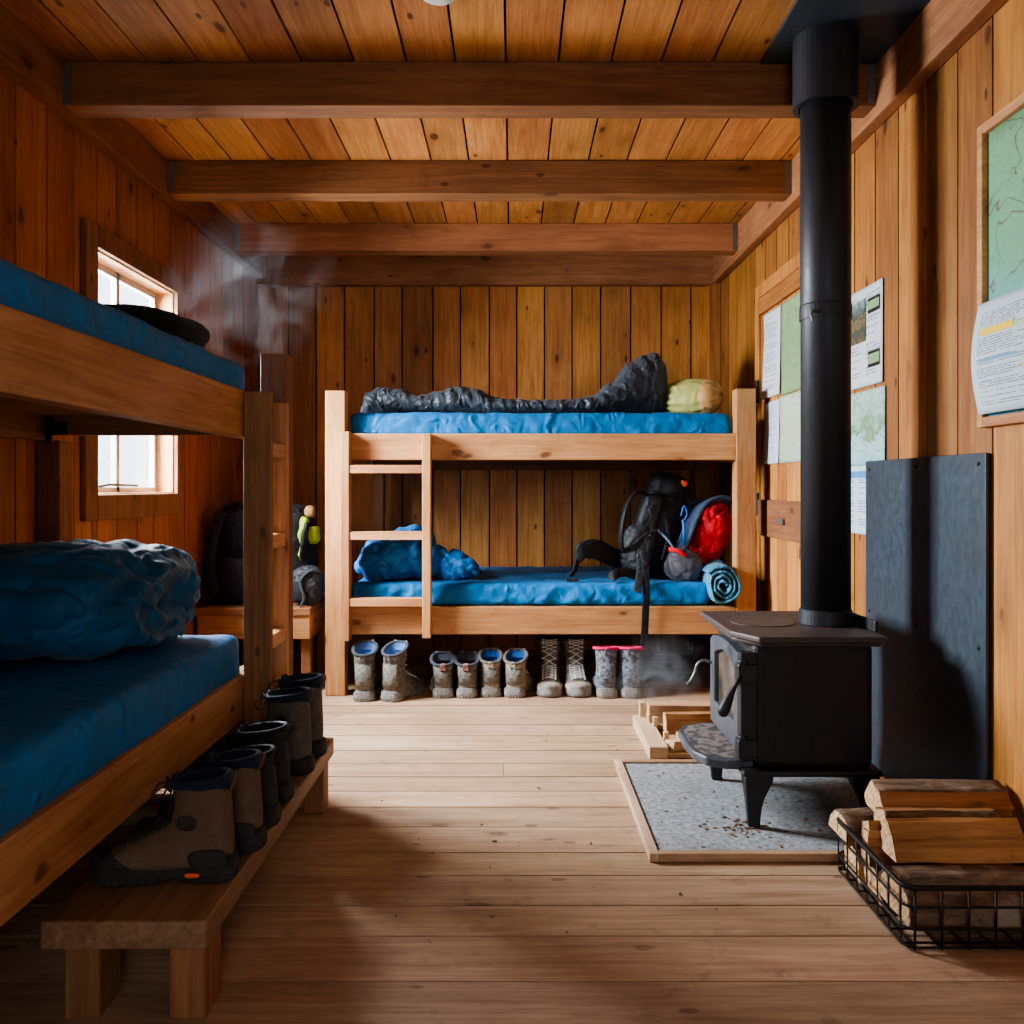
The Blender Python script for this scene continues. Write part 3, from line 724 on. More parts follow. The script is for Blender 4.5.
b=MB(); b.ribbon(spline([pp(640,577,4.52),pp(625,572,4.5),pp(614,575,4.48),pp(611,580,4.48)]),.05,.012,(0,.3,1)); b.build('hip_belt',M['black'],bp,smooth=True)
b=MB(); b.ribbon(spline([pp(645,545,4.56),pp(646,560,4.50),(.672,4.44,lm+.006),(.668,4.405,.50),(.664,4.404,.44),(.660,4.406,.33),(.657,4.407,.255)]),.036,.003,(1,0,0)); b.build('hanging_strap',M['black'],bp,smooth=True)
b=MB(); b.ribbon(spline([pp(641,560,4.54),pp(640,575,4.46),pp(637,592,4.40)]),.04,.008,(1,.2,0)); b.build('hanging_strap',M['greynylon'],bp,smooth=True)
b=MB(); b.tube(spline([pp(683,520,4.58),pp(684,530,4.56),pp(684,545,4.58)]),.008,8); b.tube(spline([pp(681,516,4.58),pp(684,506,4.58),pp(687,514,4.58),pp(684,520,4.58)]),.004,6); b.build('clip_cord',M['bluecord'],bp,smooth=True)
b=MB(); b.tube(spline([pp(658,530,4.56),pp(668,540,4.53),pp(675,550,4.53)]),.007,6); b.build('compression_strap',M['slate'],bp,smooth=True)
for pts,ww in (([pp(655,505,4.60),pp(652,530,4.55),pp(648,552,4.53)],.022),([pp(664,512,4.60),pp(668,535,4.56),pp(662,560,4.55)],.016),([pp(634,545,4.53),pp(645,535,4.525),pp(658,530,4.54)],.016)):
    b=MB(); b.ribbon(spline(pts),ww,.006,(1,.3,.2)); b.build('webbing_strap',M['greynylon'],bp,smooth=True)
b=MB(); b.box(.655,.685,4.50,4.515,lm+.165,lm+.19); b.box(.66,.675,4.505,4.52,lm+.10,lm+.125); b.build('strap_buckle',M['hinge'],bp,.003)
# slate pack with red drybag
sp=thing('backpack','slate-blue backpack with red rain cover wedged beside the bunk post','backpack',(1.02,4.8,lm))
b=MB(); superq(b,(1.015,4.88,lm+.19),.115,.15,.225,.6,.75,64,52,wd(21,.009),rot('Y',8),lm); b.build('pack_body',M['slate'],sp,smooth=True)
b=MB(); b.ribbon(spline([pp(672,560,4.60),pp(684,540,4.62),pp(693,518,4.66),pp(703,504,4.7),pp(718,499,4.72),pp(733,503,4.74)]),.075,.022,(.7,-.6,.3)); b.build('shoulder_strap',M['slate'],sp,smooth=True)
b=MB()
superq(b,(1.055,4.69,lm+.235),.095,.085,.15,.75,.8,90,70,wd(25,.010,8),rot('Y',18)); superq(b,(1.10,4.74,lm+.34),.055,.07,.065,.8,.8,44,30,wd(28,.007,9))
superq(b,(.99,4.66,lm+.12),.045,.05,.05,.8,.8,36,26,wd(29,.008,16),rot('Y',-35)); b.build('rain_cover',M['red'],sp,smooth=True)
b=MB(); superq(b,(1.06,4.62,lm+.055),.06,.05,.05,.75,.75,36,26,wd(31,.006)); superq(b,(.99,4.72,lm+.05),.05,.05,.07,.75,.75,36,26,wd(33,.006)); b.build('side_pocket',M['slate'],sp,smooth=True)
b=MB()
for k in range(4): b.tube(spline([pp(686+k*3,541+k*2,4.6),pp(690+k*3,548+k*2,4.585),pp(697+k*2,553-k*3,4.6)]),.0035,6)
b.build('cord',M['red'],sp,smooth=True)
# grey pouch with red zip
gp=thing('zip_pouch','rounded grey pouch with red zip edge leaning on the backpacks','pouch',(.87,4.56,lm))
b=MB(); superq(b,(.885,4.58,lm+.075),.098,.07,.085,.8,.8,56,40,wd(41,.006,14),rot('Y',18),lm-.002); b.build('pouch_body',M['pouch'],gp,smooth=True)
b=MB(); b.ribbon(spline([pp(669,549,4.53),pp(678,551,4.51),pp(685,556,4.512)]),.022,.012,(.2,-.3,1)); b.build('zip',M['red'],gp,smooth=True)
# rolled towel
b=MB()
tc=Vector((1.05,4.435,.447+.111)); rings=[]
turns=3.4; NN=170
for layer in (0,):
    pts=[]
    for i in range(NN+1):
        a=i/NN*turns*2*PI; r=.016+.084*i/NN
        pts.append((a,r))
    ra,rb=[],[]
    top=[];
    for i,(a,r) in enumerate(pts):
        wob=.011*noise.noise(Vector((a*1.1,0,3)))
        for lst,dr in ((ra,.0085),(rb,-.0085)):
            lst.append((a,r+dr+wob))
    sec=[(0,)+p for p in ra]
    ys=[-.055,-.045,0,.06,.12,.18,.19]
    rings=[]
    for k,yv in enumerate(ys):
        ring=[]
        shr=.006 if k in (0,len(ys)-1) else 0
        for (a,r) in ra: ring.append(tc+Vector(((r-shr)*math.cos(a)*.86,yv+.008*math.sin(a*3),(r-shr)*math.sin(a))))
        for (a,r) in reversed(rb): ring.append(tc+Vector(((r+shr)*math.cos(a)*.86,yv+.008*math.sin(a*3),(r+shr)*math.sin(a))))
        rings.append(ring)
    n=len(rings[0]); h=n//2
    b.loft(rings,False,False)
    # end faces as quad strips
    for ridx,flip in ((0,0),(len(ys)-1,1)):
        base=ridx*n
        for i in range(h-1):
            b.f.append([base+i,base+i+1,base+n-2-i,base+n-1-i]); b.m.append(0); b.r.append(.5)
tag(b.build('rolled_towel',M['towel'],None,smooth=True),'pale blue towel rolled into a spiral at the bunk end','towel')

# ------------------------------------------------------------------ rear bench and its packs (far left corner)
rb=thing('wooden_bench','low wooden bench in the corner between the two bunks','bench',(-1.31,4.75,0))
for k in range(3): timber(rb,'bench_top',-1.62,-1.03,4.47+k*.165,4.63+k*.165,.395,.435,M['dark_x'],.004)
timber(rb,'apron',-1.61,-1.035,4.48,4.51,.275,.395,M['bunk_x'],.003); timber(rb,'apron',-1.065,-1.035,4.51,4.95,.275,.395,M['bunk_y'],.003)
for x0 in (-1.61,-1.09):
    for y0 in (4.52,4.90): timber(rb,'leg',x0,x0+.05,y0,y0+.05,0,.395,M['dark_z'],.003)
t=thing('backpack','dark backpack with lime green panels standing on the corner bench','backpack',(-1.16,4.7,.435))
b=MB(); superq(b,(-1.19,4.74,.435+.26),.135,.13,.265,.6,.75,60,48,wd(51,.009),rot('Y',-3),.435); b.build('pack_body',M['black'],t,smooth=True)
b=MB(); superq(b,(-1.115,4.66,.435+.33),.028,.045,.13,.7,.7,32,28,wd(53,.007),rot('Y',6)); superq(b,(-1.065,4.70,.435+.36),.03,.06,.05,.7,.7,28,20,wd(54,.006)); b.build('lime_panel',M['lime'],t,smooth=True)
b=MB(); superq(b,(-1.10,4.63,.435+.33),.016,.03,.10,.7,.7,28,24,wd(58,.004),rot('Y',10)); b.build('side_strap',M['black'],t,smooth=True)
b=MB(); superq(b,(-1.08,4.68,.435+.485),.028,.03,.03,.8,.8,24,18,wd(55,.004)); b.build('grab_loop',M['tanend'],t,smooth=True)
b=MB(); superq(b,(-1.075,4.60,.435+.10),.085,.08,.10,.7,.75,48,34,wd(56,.008),None,.435); b.build('side_pocket',M['greynylon'],t,smooth=True)
b=MB(); b.ribbon(spline([(-1.0,4.57,.435+.17),(-1.05,4.53,.435+.18),(-1.09,4.51,.435+.13),(-1.07,4.50,.435+.05),(-1.09,4.50,.437)]),.028,.006,(.6,-1,.1)); b.build('hanging_strap',M['greynylon'],t,smooth=True)
t=thing('backpack','black backpack in the corner, half hidden behind the dark bunk post','backpack',(-1.46,4.72,.435))
b=MB(); superq(b,(-1.46,4.74,.435+.26),.125,.15,.275,.6,.75,56,46,wd(61,.01),None,.435); b.build('pack_body',M['black'],t,smooth=True)
b=MB(); superq(b,(-1.46,4.585,.435+.13),.095,.05,.115,.6,.7,40,28,wd(62,.007),None,.435); b.build('front_pocket',M['blackcloth'],t,smooth=True)
b=MB(); b.ribbon(spline([(-1.52,4.60,.92),(-1.55,4.56,.8),(-1.56,4.53,.62),(-1.53,4.52,.5)]),.05,.012,(1,.2,0)); b.build('shoulder_strap',M['black'],t,smooth=True)

# ------------------------------------------------------------------ boots
def boot(name,label,H,L,mu,ms,mc,ml,mlace,mtoe,group=None,laces=True,dip=.012,tong=None,loops=True,accent=None,flare=1.0,band=False):
    """local frame: heel at x=0, toe toward +x, z up."""
    t=thing(name,label,'boot',world=False,group=group)
    tong=(.014 if loops else -.012) if tong is None else tong; k=L/.295; s=.035; W=1.0
    prof=[((.128,H-dip),(.010,H-(.03 if dip<0 else 0)),.090*flare),((.124,H*.88),(.008,H*.84 if dip<0 else H*.9),.085*flare),((.122,H*.74),(.004,H*.70),.077),((.128,.122+.1*(H-.2)),(.000,.105),.074),
          ((.150,.112),(-.002,.062),.076),((.176,.100),(.002,.026),.078),((.20,.089),(.05,.020),.083),((.224,.080),(.11,.020),.091),
          ((.247,.071),(.165,.020),.097),((.268,.060),(.215,.020),.093),((.284,.047),(.25,.020),.076),((.292,.034),(.272,.022),.044)]
    rings=[]; n=28
    def ring(Fp,Bp,w,scale=1.0,ins=0):
        f=Vector((Fp[0]*k,0,Fp[1])); b_=Vector((Bp[0]*k,0,Bp[1])); c=(f+b_)/2; a=(f-b_)/2; L_=a.length
        a=a*max(.05,(L_-ins)/L_); ww=max(.004,w/2-ins); r=[]
        for j in range(n):
            th=2*PI*j/n
            r.append(c+a*sgn(math.cos(th),.86)*scale+Vector((0,ww*sgn(math.sin(th),.86)*scale,0)))
        return r
    for i,(f,b_,w) in enumerate(prof): rings.append(ring(f,b_,w))
    rs=random.Random(hash(name+str(H))%1000)
    sd=H*50
    for r in rings[1:]:
        for p in r: p+=Vector((noise.noise(p*28+Vector((sd,0,0))),noise.noise(p*28+Vector((0,sd,0))),noise.noise(p*30))) *.0035
    b=MB(); b.loft(rings,False,True); b.build('upper',mu,t,smooth=True,sub=1)
    # collar
    c0=rings[0]; b=MB()
    b.tube([p+Vector((0,0,-.004)) for p in c0],.0075,8,closed=True); 
    o=b.build('collar',mc,t,smooth=True)
    if band:
        c1=[rings[0][j].lerp(rings[1][j],1.0) for j in range(n)]; bl=[]
        for u,g in ((0,.000),(.15,.0035),(.5,.0045),(.85,.0035),(1.0,-.001)):
            rr_=[]
            for j in range(n):
                p=rings[0][j].lerp(rings[1][j].lerp(rings[2][j],.35*max(0,math.cos(2*PI*(j/n-.62)))),u); cc=sum(c0,Vector())/n; d=Vector((p.x-cc.x,p.y-cc.y,0)).normalized(); rr_.append(p+d*g)
            bl.append(rr_)
        b=MB(); b.loft(bl,False,False); b.build('padded_cuff',mc,t,smooth=True)
    # lining going down into the boot
    f,b_,w=prof[0]; l=[ring(f,b_,w,1,.004)]
    for dz,ins in ((.02,.010),(.05,.012),(H*.55,.014)):
        l.append([p-Vector((0,0,dz)) for p in ring(f,b_,w,1,ins)])
    b=MB(); b.loft(l,False,True); b.build('lining',ml,t,smooth=True)
    # sole with lugs
    hw=[(-.006,.0),(-.004,.022),(.008,.034),(.03,.040),(.06,.040),(.10,.036),(.14,.040),(.18,.047),(.215,.050),(.25,.047),(.275,.036),(.292,.02),(.298,.0)]
    out=[(x*k,y) for x,y in hw]+[(x*k,-y) for x,y in reversed(hw[1:-1])]
    dense=[]; m=len(out)
    for i in range(m):
        p0,p1,p2,p3=[Vector(out[(i+q)%m]) for q in (-1,0,1,2)]
        for u in (0,.25,.5,.75):
            dense.append(.5*((2*p1)+(p2-p0)*u+(2*p0-5*p1+4*p2-p3)*u*u+(3*p1-p0-3*p2+p3)*u**3))
    cen=Vector((.145*k,0)); rr=[]
    def lay(off,zf,lug=0):
        r=[]
        for i,p in enumerate(dense):
            d=(p-cen).normalized(); q=p+d*(off+(lug if i%2 else 0)); r.append(Vector((q.x,q.y,zf(p.x/k))))
        return r
    arch=lambda x:.008*max(0,1-((x-.115)/.035)**2)
    rand=lambda x:.034+.022*max(0,(x-.235)/.06)+.012*max(0,(.04-x)/.04)
    b=MB(); b.loft([lay(-.006,lambda x:arch(x)+.006*max(0,(x-.25)/.05)),lay(.001,lambda x:.004+arch(x)+.006*max(0,(x-.25)/.05),-.004),lay(.002,lambda x:.014+arch(x)*.5+.003*max(0,(x-.25)/.05),-.004),lay(.002,lambda x:.018+.0*x),lay(-.002,rand),lay(-.012,lambda x:rand(x)+.006)])
    b.build('sole',ms,t,smooth=False)
    # toe cap (rand)
    tr=[]
    for (f,b_,w) in prof[8:]: tr.append(ring(f,b_,w+.005,1.03))
    b=MB(); b.loft(tr,False,True); b.build('toe_cap',mtoe,t,smooth=True,sub=1)
    # heel patch
    hp=[]
    for (f,b_,w) in prof[2:5]:
        rr_=ring(f,b_,w+.004,1.02); hp.append([rr_[j] for j in range(10,19)])
    if not loops:
      b=MB(); b.loft(hp,False,False,closed=False); o=b.build('heel_patch',mtoe,t,smooth=True); md=o.modifiers.new('s','SOLIDIFY'); md.thickness=.002
    # tongue
    f0=Vector((prof[0][0][0]*k,0,prof[0][0][1])); g=[]
    for u in (0,.35,.7,1.0):
        x=f0.x-.012+.016*u; z=f0.z-.045+(.045+tong)*u; wv=.030*(1-.25*u**2)
        g.append([Vector((x-.006*abs(q)**2-.004,q*wv,z+(-.006*abs(q)**2 if u==1 else 0))) for q in (-1,-.6,0,.6,1)])
    b=MB(); b.loft(g,False,False,closed=False); o=b.build('tongue',ml,t,smooth=True,sub=1); md=o.modifiers.new('s','SOLIDIFY'); md.thickness=.007
    if laces:
        fr=[Vector((p[0][0]*k,0,p[0][1])) for p in prof[0:9]]
        path=[]
        for q in range(15):
            u=q/14*(len(fr)-2); i=int(u); w_=u-i; p=fr[i].lerp(fr[min(i+1,len(fr)-1)],w_)
            tn=(fr[min(i+1,len(fr)-1)]-fr[i]).normalized(); nn=Vector((-tn.z,0,tn.x)); 
            if nn.x<0: nn=-nn
            path.append((p,nn))
        b=MB()
        for sgn_ in (1,-1):
            pts=[]
            for q,(p,nn) in enumerate(path):
                sdv=sgn_*(1 if q%2 else -1); pts.append(p+nn*.003+Vector((0,sdv*.022,0)))
            dn=[]
            for a_,b2 in zip(pts[:-1],pts[1:]):
                for u in (0,.5): 
                    m_=a_.lerp(b2,u); 
                    if u: m_=m_+Vector((.004,0,.003))
                    dn.append(m_)
            dn.append(pts[-1]); b.tube(dn,.0024,6)
        for q,(p,nn) in enumerate(path):
            for sy in (1,-1): superq(b,p+nn*.001+Vector((0,sy*.025,0)),.0045,.0045,.0045,1,1,8,6)
        if loops:
            p,nn=path[1]
            for sy in (1,-1):
                b.tube(spline([p+nn*.006,p+nn*.022+Vector((0,sy*.02,.012)),p+nn*.030+Vector((0,sy*.045,-.005)),p+nn*.018+Vector((0,sy*.035,-.02)),p+nn*.008],5),.0022,6)
        b.build('laces',mlace,t,smooth=True)
    if accent is not None:
        B1=Vector((prof[0][1][0]*k,0,prof[0][1][1])); b=MB(); b.box(B1.x-.012,B1.x-.006,-.009,.009,B1.z-.028,B1.z+.008); b.build('pull_tab',accent,t,.002)
    # heel loop
    B0=Vector((prof[0][1][0]*k,0,prof[0][1][1])); b=MB()
    b.tube(spline([B0+Vector((-.004,.008,-.035)),B0+Vector((-.014,.009,-.012)),B0+Vector((-.016,0,.002)),B0+Vector((-.014,-.009,-.012)),B0+Vector((-.004,-.008,-.035))],5),.003,6)
    b.build('heel_loop',mu,t,smooth=True)
    return t
MUD=(.30,.27,.22)
BM={'brown':bootmat('boot_brown',(.115,.068,.042),(.16,.11,.075),.6),'taupe':bootmat('boot_taupe',(.10,.075,.055),(.17,.13,.10),.6),
 'dark':bootmat('boot_dark',(.022,.022,.024),(.07,.065,.06),.5),'tall':bootmat('boot_tall',(.085,.072,.06),(.15,.13,.11),.6),
 'grey':bootmat('boot_grey',(.055,.055,.055),(.27,.235,.18),.75),'dusty':bootmat('boot_dusty',(.07,.075,.08),(.32,.275,.195),.75),
 'tan':bootmat('boot_tan',(.20,.17,.13),(.42,.34,.23),.9),'leo':bootmat('boot_leo',(.035,.033,.032),(.36,.32,.26),.6),
 'slate':bootmat('boot_slate',(.022,.028,.04),(.30,.32,.36),.85),'mudtoe':bootmat('boot_mudtoe',(.24,.21,.15),(.45,.39,.28),.8)}
SOLE=bootmat('boot_sole',(.016,.016,.017),(.055,.05,.045),.5); SOLEM=bootmat('boot_sole_muddy',(.09,.09,.095),(.30,.28,.25),.9)
RAND=bootmat('boot_rand',(.028,.026,.025),(.06,.052,.045),.6)
NAVY=fabric('lining_navy',(.012,.018,.04),.8,80,.3); LBLUE=fabric('lining_blue',(.09,.17,.34),.85,80,.3,.3); BLK=M['black']; DGREY=fabric('collar_grey',(.05,.055,.07),.8,80,.3,.3)
DBLUE=fabric('lining_deepblue',(.015,.07,.25),.85,80,.3,.3)
PINK=fabric('collar_pink',(.75,.02,.13),.7,80,.3); LACE=plain('lace_dark',(.03,.025,.02),.7); LACEL=plain('lace_pale',(.50,.48,.44),.7); PALEP=fabric('tongue_pink',(.55,.2,.2),.8)
def place(t,x,y,rz,z=0,scale=1,wide=1.0):
    t.location=(x,y,z); t.rotation_euler=(0,0,rz); t.scale=(scale,scale*wide,scale); return t
def second(t,label,x,y,rz,z=0,scale=1):
    c=copy_tree(t); c['label']=label; place(c,x,y,rz,z,scale); return c
# bench pairs: toes toward the bunk (-X)
bz=.2105; BH=-.605
gr='hiking boots on the low bench'
a=boot('hiking_boot','brown leather boot with orange sole mark, nearest on the low bench',.222,.30,BM['brown'],SOLE,NAVY,NAVY,LACE,RAND,gr,band=True)
b=MB()
superq(b,(.075,-.0445,.021),.016,.003,.005,.8,.8,18,12); b.build('sole_mark',M['orange'],a)
for ch in a.children:
    if ch.name.startswith('sole_mark'): ch['label']='orange oval mark on the sole'
# mirrored so that the mark faces the viewer: toe at -X means local +y faces -Y(viewer)
for ch in a.children:
    if ch.name.startswith('sole_mark'):
        for v in ch.data.vertices: v.co.y=-v.co.y
for sy in (1,-1):
    b=MB(); superq(b,(.088,sy*.036,.128),.022,.006,.016,.8,.8,18,12); b.build('ankle_patch',RAND,a,smooth=True)
    b=MB(); superq(b,(.045,sy*.038,.052),.042,.006,.020,.8,.8,18,12); b.build('heel_overlay',RAND,a,smooth=True)
place(a,BH+.002,1.90,PI+.03,bz)
b=second(a,'brown leather boot standing directly behind the nearest boot on the bench',BH+.02,2.05,PI-.05,bz,.98)
for ch in list(b.children):
    if ch.name.startswith('sole_mark'): bpy.data.objects.remove(ch)
c=boot('hiking_boot','low black boot with pale heel loop, third along the bench',.185,.285,BM['dark'],SOLE,BLK,BLK,LACE,RAND,gr)
place(c,BH+.015,2.20,PI+.05,bz); second(c,'black boot fourth along the bench, before the tall navy-lined pair',BH+.005,2.36,PI-.04,bz,1.08)
d=boot('hiking_boot','tall taupe boot with navy lining, fifth along the bench',.24,.295,BM['tall'],SOLE,NAVY,NAVY,LACE,RAND,gr,flare=1.15,band=True)
place(d,BH+.01,2.60,PI+.04,bz); second(d,'tall taupe boot at the far end of the bench with lace loop showing',BH+.01,2.755,PI-.10,bz,1.03)
# pairs on the floor under the back bunk
gf='boots lined up under the back bunk'
def fb(px,py): 
    Y=F*CH/(py-HY); return (px-HX)*Y/F,Y
def pairf(proto,l2,p1,p2,r1,r2,toward=False,s=1):
    for i,(p,r) in enumerate(((p1,r1),(p2,r2))):
        x,y=fb(*p)
        ang=PI/2+r if not toward else -PI/2+r
        o=proto if i==0 else copy_tree(proto)
        if i: o['label']=l2
        if toward: y+=.295*s; 
        place(o,x,y,ang,0,s,1.3)
e=boot('hiking_boot','tall muddy grey boot closest to the ladder post, heel outward',.258,.295,BM['grey'],SOLEM,DGREY,LBLUE,LACEL,BM['dusty'],gf,loops=False,dip=-.02,flare=.98)
pairf(e,'tall muddy grey boot, partner to the one by the ladder post, turned slightly',(363,702),(388,702),.02,-.38)
f=boot('hiking_boot','short muddy boot with dark collar and pink tab, left of its pair',.195,.28,BM['dusty'],SOLEM,DGREY,DGREY,LACEL,BM['grey'],gf,loops=False,dip=-.015,accent=PALEP,flare=1.0)
pairf(f,'short muddy boot with dark collar and pink tab, right of its pair',(443,698.5),(466,698.5),.08,-.05)
g=boot('hiking_boot','tan mud-caked short boot with deep blue lining, left of its pair',.205,.28,BM['tan'],SOLEM,BM['grey'],DBLUE,LACEL,BM['dusty'],gf,loops=False,dip=-.02,flare=.95)
pairf(g,'tan mud-caked short boot with deep blue lining, right of its pair',(491,697.5),(513,698),.05,-.22)
h=boot('hiking_boot','tall speckled laced boot with toe facing outward, left of its pair',.275,.29,BM['leo'],SOLEM,BLK,BLK,LACEL,BM['mudtoe'],gf,loops=False,flare=1.1)
pairf(h,'tall speckled laced boot with toe facing outward, right of its pair',(552,698.5),(577,698.5),-.05,.06,True)
i_=boot('hiking_boot','slate blue boot with bright pink collar, left of its pair',.25,.275,BM['slate'],SOLEM,PINK,PINK,LACEL,BM['slate'],gf,loops=False,flare=1.02)
pairf(i_,'slate blue boot with bright pink collar, beside the hanging strap',(608,698.5),(631,698.5),.04,-.06)

# low boot bench
bn=thing('low_bench','low rough wooden bench holding boots along the dark bunk','bench',(-.76,2.3,0))
b=MB(); pl=[(-.915,1.70),(-.60,1.70),(-.593,1.707),(-.60,2.95),(-.607,2.957),(-.905,2.957)]
b.prism([(x,y) for x,y in pl],'z',.155,.21); b.build('bench_top',M['benchwood'],bn,.008,seg=3)
for x0,x1,y0,y1 in ((-.885,-.815,1.735,1.83),(-.678,-.606,1.735,1.83),(-.885,-.82,2.83,2.91),(-.675,-.61,2.83,2.91)):
    timber(bn,'leg',x0,x1,y0,y1,0,.155,M['dark_z'],.004)

# ------------------------------------------------------------------ hearth, stove, shield, flue
he=thing('hearth_slab','grey stone hearth slab edged with wooden strips under the stove','hearth',(.85,2.9,0))
b=MB(); b.box(.41,1.29,2.49,3.29,0,.016); b.build('stone_slab',M['stone'],he,.002)
hx0,hx1,hy0,hy1=.382,1.30,2.462,3.318
for (x0,x1,y0,y1,m) in ((hx0,.41,hy0,hy1,'hearth_trim_y'),(.41,hx1,hy0,2.49,'hearth_trim_x'),(.41,hx1,3.29,hy1,'hearth_trim_x')):
    timber(he,'edge_strip',x0,x1,y0,y1,0,.024,M[m],.003)
HZ=.016
sh=thing('heat_shield','black sheet-metal heat shield on the wall behind the stove','heat shield',(1.31,2.84,0))
b=MB(); b.box(1.302,1.312,2.425,3.25,.03,1.145); b.build('panel',M['shield'],sh,.002)
b=MB()
for y in (2.46,2.84,3.215):
    for z in (1.115,.6,.1): b.lathe([(.006,1.302),(.006,1.299),(.003,1.297)],(0,y,z),10,'x')
b.build('screw',M['hinge'],sh)
# stove
st=thing('wood_stove','black cast-iron wood stove standing on the stone hearth','stove',(.91,2.92,HZ))
sx0,sx1,sy0,sy1=.735,1.10,2.68,3.17
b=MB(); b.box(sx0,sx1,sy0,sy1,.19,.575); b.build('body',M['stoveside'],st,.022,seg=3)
b=MB(); 
for k in range(5):
    y=sy0-.001; x=.80+k*.058; b.box(x,x+.004,y-.0015,y,.20,.33)
b.build('side_rib',M['stove'],st)
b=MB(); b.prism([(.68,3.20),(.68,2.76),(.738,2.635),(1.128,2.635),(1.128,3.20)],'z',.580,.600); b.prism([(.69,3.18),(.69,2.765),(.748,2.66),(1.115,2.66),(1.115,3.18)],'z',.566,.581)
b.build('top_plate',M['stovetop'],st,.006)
b=MB(); b.lathe([(.105,.600),(.105,.6025),(.10,.603),(.0005,.603)],(.83,2.93,0),36); b.build('cook_plate',metal('cook_plate',(.06,.04,.034),.6,.1,(.10,.06,.045),8,.4,.7),st)
b=MB(); b.box(1.118,1.130,2.72,3.2,.600,.635); b.build('rear_lip',M['stove'],st,.004)
b=MB(); b.box(.695,1.12,2.655,3.19,.172,.192); b.build('base_plate',M['stove'],st,.008)
# ash shelf: half-rounded plate
poly=[(.74,2.70),(.66,2.70),(.60,2.735),(.572,2.80),(.565,2.92),(.572,3.04),(.60,3.10),(.66,3.135),(.74,3.135)]
b=MB(); b.prism(poly,'z',.182,.212); sf=b.build('ash_shelf',M['stovefront'],st,.006)
pi=[((x-.66)*.88+.665,(y-2.92)*.90+2.92) for x,y in poly]
b=MB(); b.prism(pi,'z',.2115,.2135); b.build('ash_layer',M['ash'],sf)
# door
b=MB()
dx0,dx1=.700,.738; y0,y1,z0,z1=2.715,3.125,.225,.545; oy0,oy1,oz0=2.795,3.065,.305
arc=[(oy0+(oy1-oy0)*i/12, .475+.03*math.sin(PI*i/12)) for i in range(13)]
inner=[(oy0,oz0)]+arc+[(oy1,oz0)]; 
outer=[(y0,z0)]+[(y0+(y1-y0)*i/12,z1-.03+.03*math.sin(PI*min(1,max(0,i/12)))**.5) for i in range(13)]+[(y1,z0)]
n=len(inner); vs=[]
for X in (dx0,dx1):
    vs+=[(X,y,z) for y,z in outer]+[(X,y,z) for y,z in inner]
fs=[]
for i in range(n):
    j=(i+1)%n
    fs+= [(i,j,n+j,n+i),(2*n+i,3*n+i,3*n+j,2*n+j),(i,2*n+i,2*n+j,j),(n+i,n+j,3*n+j,3*n+i)]
b.add(vs,fs); do=b.build('stove_door',M['stovefront'],st,.004); do['label']='stove door with sooty glass'
b=MB(); b.prism(inner,'x',.716,.722); b.build('door_glass',M['soot'],do)
b=MB(); b.box(.692,.742,2.672,2.716,.215,.545); b.build('hinge_side',M['stove'],do,.004)
for z in (.255,.485):
    b=MB(); b.box(.682,.745,2.662,2.712,z-.028,z+.028); b.lathe([(.016,-.04),(.016,.04)],(.70,2.68,z),14); b.build('hinge_block',M['stove'],do,.006)
# wire coil handle at the far edge
b=MB(); w0=Vector((.702,3.10,.43))
b.tube(spline([w0,w0+Vector((-.03,0,.010)),w0+Vector((-.052,0,-.004)),w0+Vector((-.062,0,-.034)),w0+Vector((-.078,-.005,-.062)),w0+Vector((-.09,-.008,-.072))]),[.005]*41,8)
b.build('latch_handle',M['steel'],do,smooth=True)
b=MB(); q0=P(741,676,2.66); q1=P(732,692,2.645); q2=P(722,714,2.63)
b.tube([q0,q0.lerp(q1,.6),q1,q1.lerp(q2,.35),q1.lerp(q2,.75),q2,q2+(q2-q1)*.1],[.006,.006,.009,.014,.018,.016,.006],12); b.build('door_handle',M['stove'],do,smooth=True)
# legs
def leg(xo,yo,sx,sy,w=.088):
    """xo,yo: outer top corner; the leg runs inward along sx,sy and thins on its inner side"""
    b=MB(); rings=[]
    for z,k,d in ((.174,1.0,0),(.155,.96,0),(.13,.80,.002),(.105,.64,.004),(.08,.54,.006),(.05,.46,.009),(.028,.42,.011),(HZ,.46,.012)):
        x0=xo+sx*d; x1=xo+sx*(d+w*k); y0=yo+sy*d*.5; y1=yo+sy*(d*.5+w*.62*k)
        rings.append([Vector((x0,y0,z)),Vector((x1,y0,z)),Vector((x1,y1,z)),Vector((x0,y1,z))])
    b.loft(rings); b.build('leg',M['stove'],st,.006)
leg(.703,2.662,1,1); leg(.690,3.13,1,-1); leg(1.112,2.662,-1,1); leg(1.112,3.18,-1,-1)
# flue
fl=thing('flue_pipe','black flue pipe rising from the stove to the ceiling','flue pipe',(1.03,2.90,.603))
fc=(1.03,2.90,0)
b=MB(); b.lathe([(.079,.602),(.079,1.62),(.080,1.622),(.080,ZC)],fc,40); b.build('pipe',M['pipe'],fl,smooth=True,)
b=MB(); b.lathe([(.084,.602),(.084,.645),(.080,.65)],fc,40); b.build('joint_collar',M['pipe'],fl)
b=MB(); b.lathe([(.0825,1.60),(.0825,1.645),(.0795,1.65)],fc,40); b.build('joint_collar',M['pipe'],fl)
b=MB(); b.tube([(.972,2.838,1.615),(.962,2.828,1.618),(.957,2.822,1.60),(.962,2.826,1.585)],.005,8); b.build('clamp_screw',M['steel'],fl)
b=MB(); b.lathe([(.085,2.30),(.104,2.30),(.104,ZC),(.085,ZC)],fc,40,caps=False); b.build('sleeve',M['pipe'],fl)
b=MB(); b.box(.865,1.27,2.30,3.08,ZC-.012,ZC); tag(b.build('ceiling_plate',M['shield'],None,.002),'black metal plate on the ceiling around the flue','metal plate')

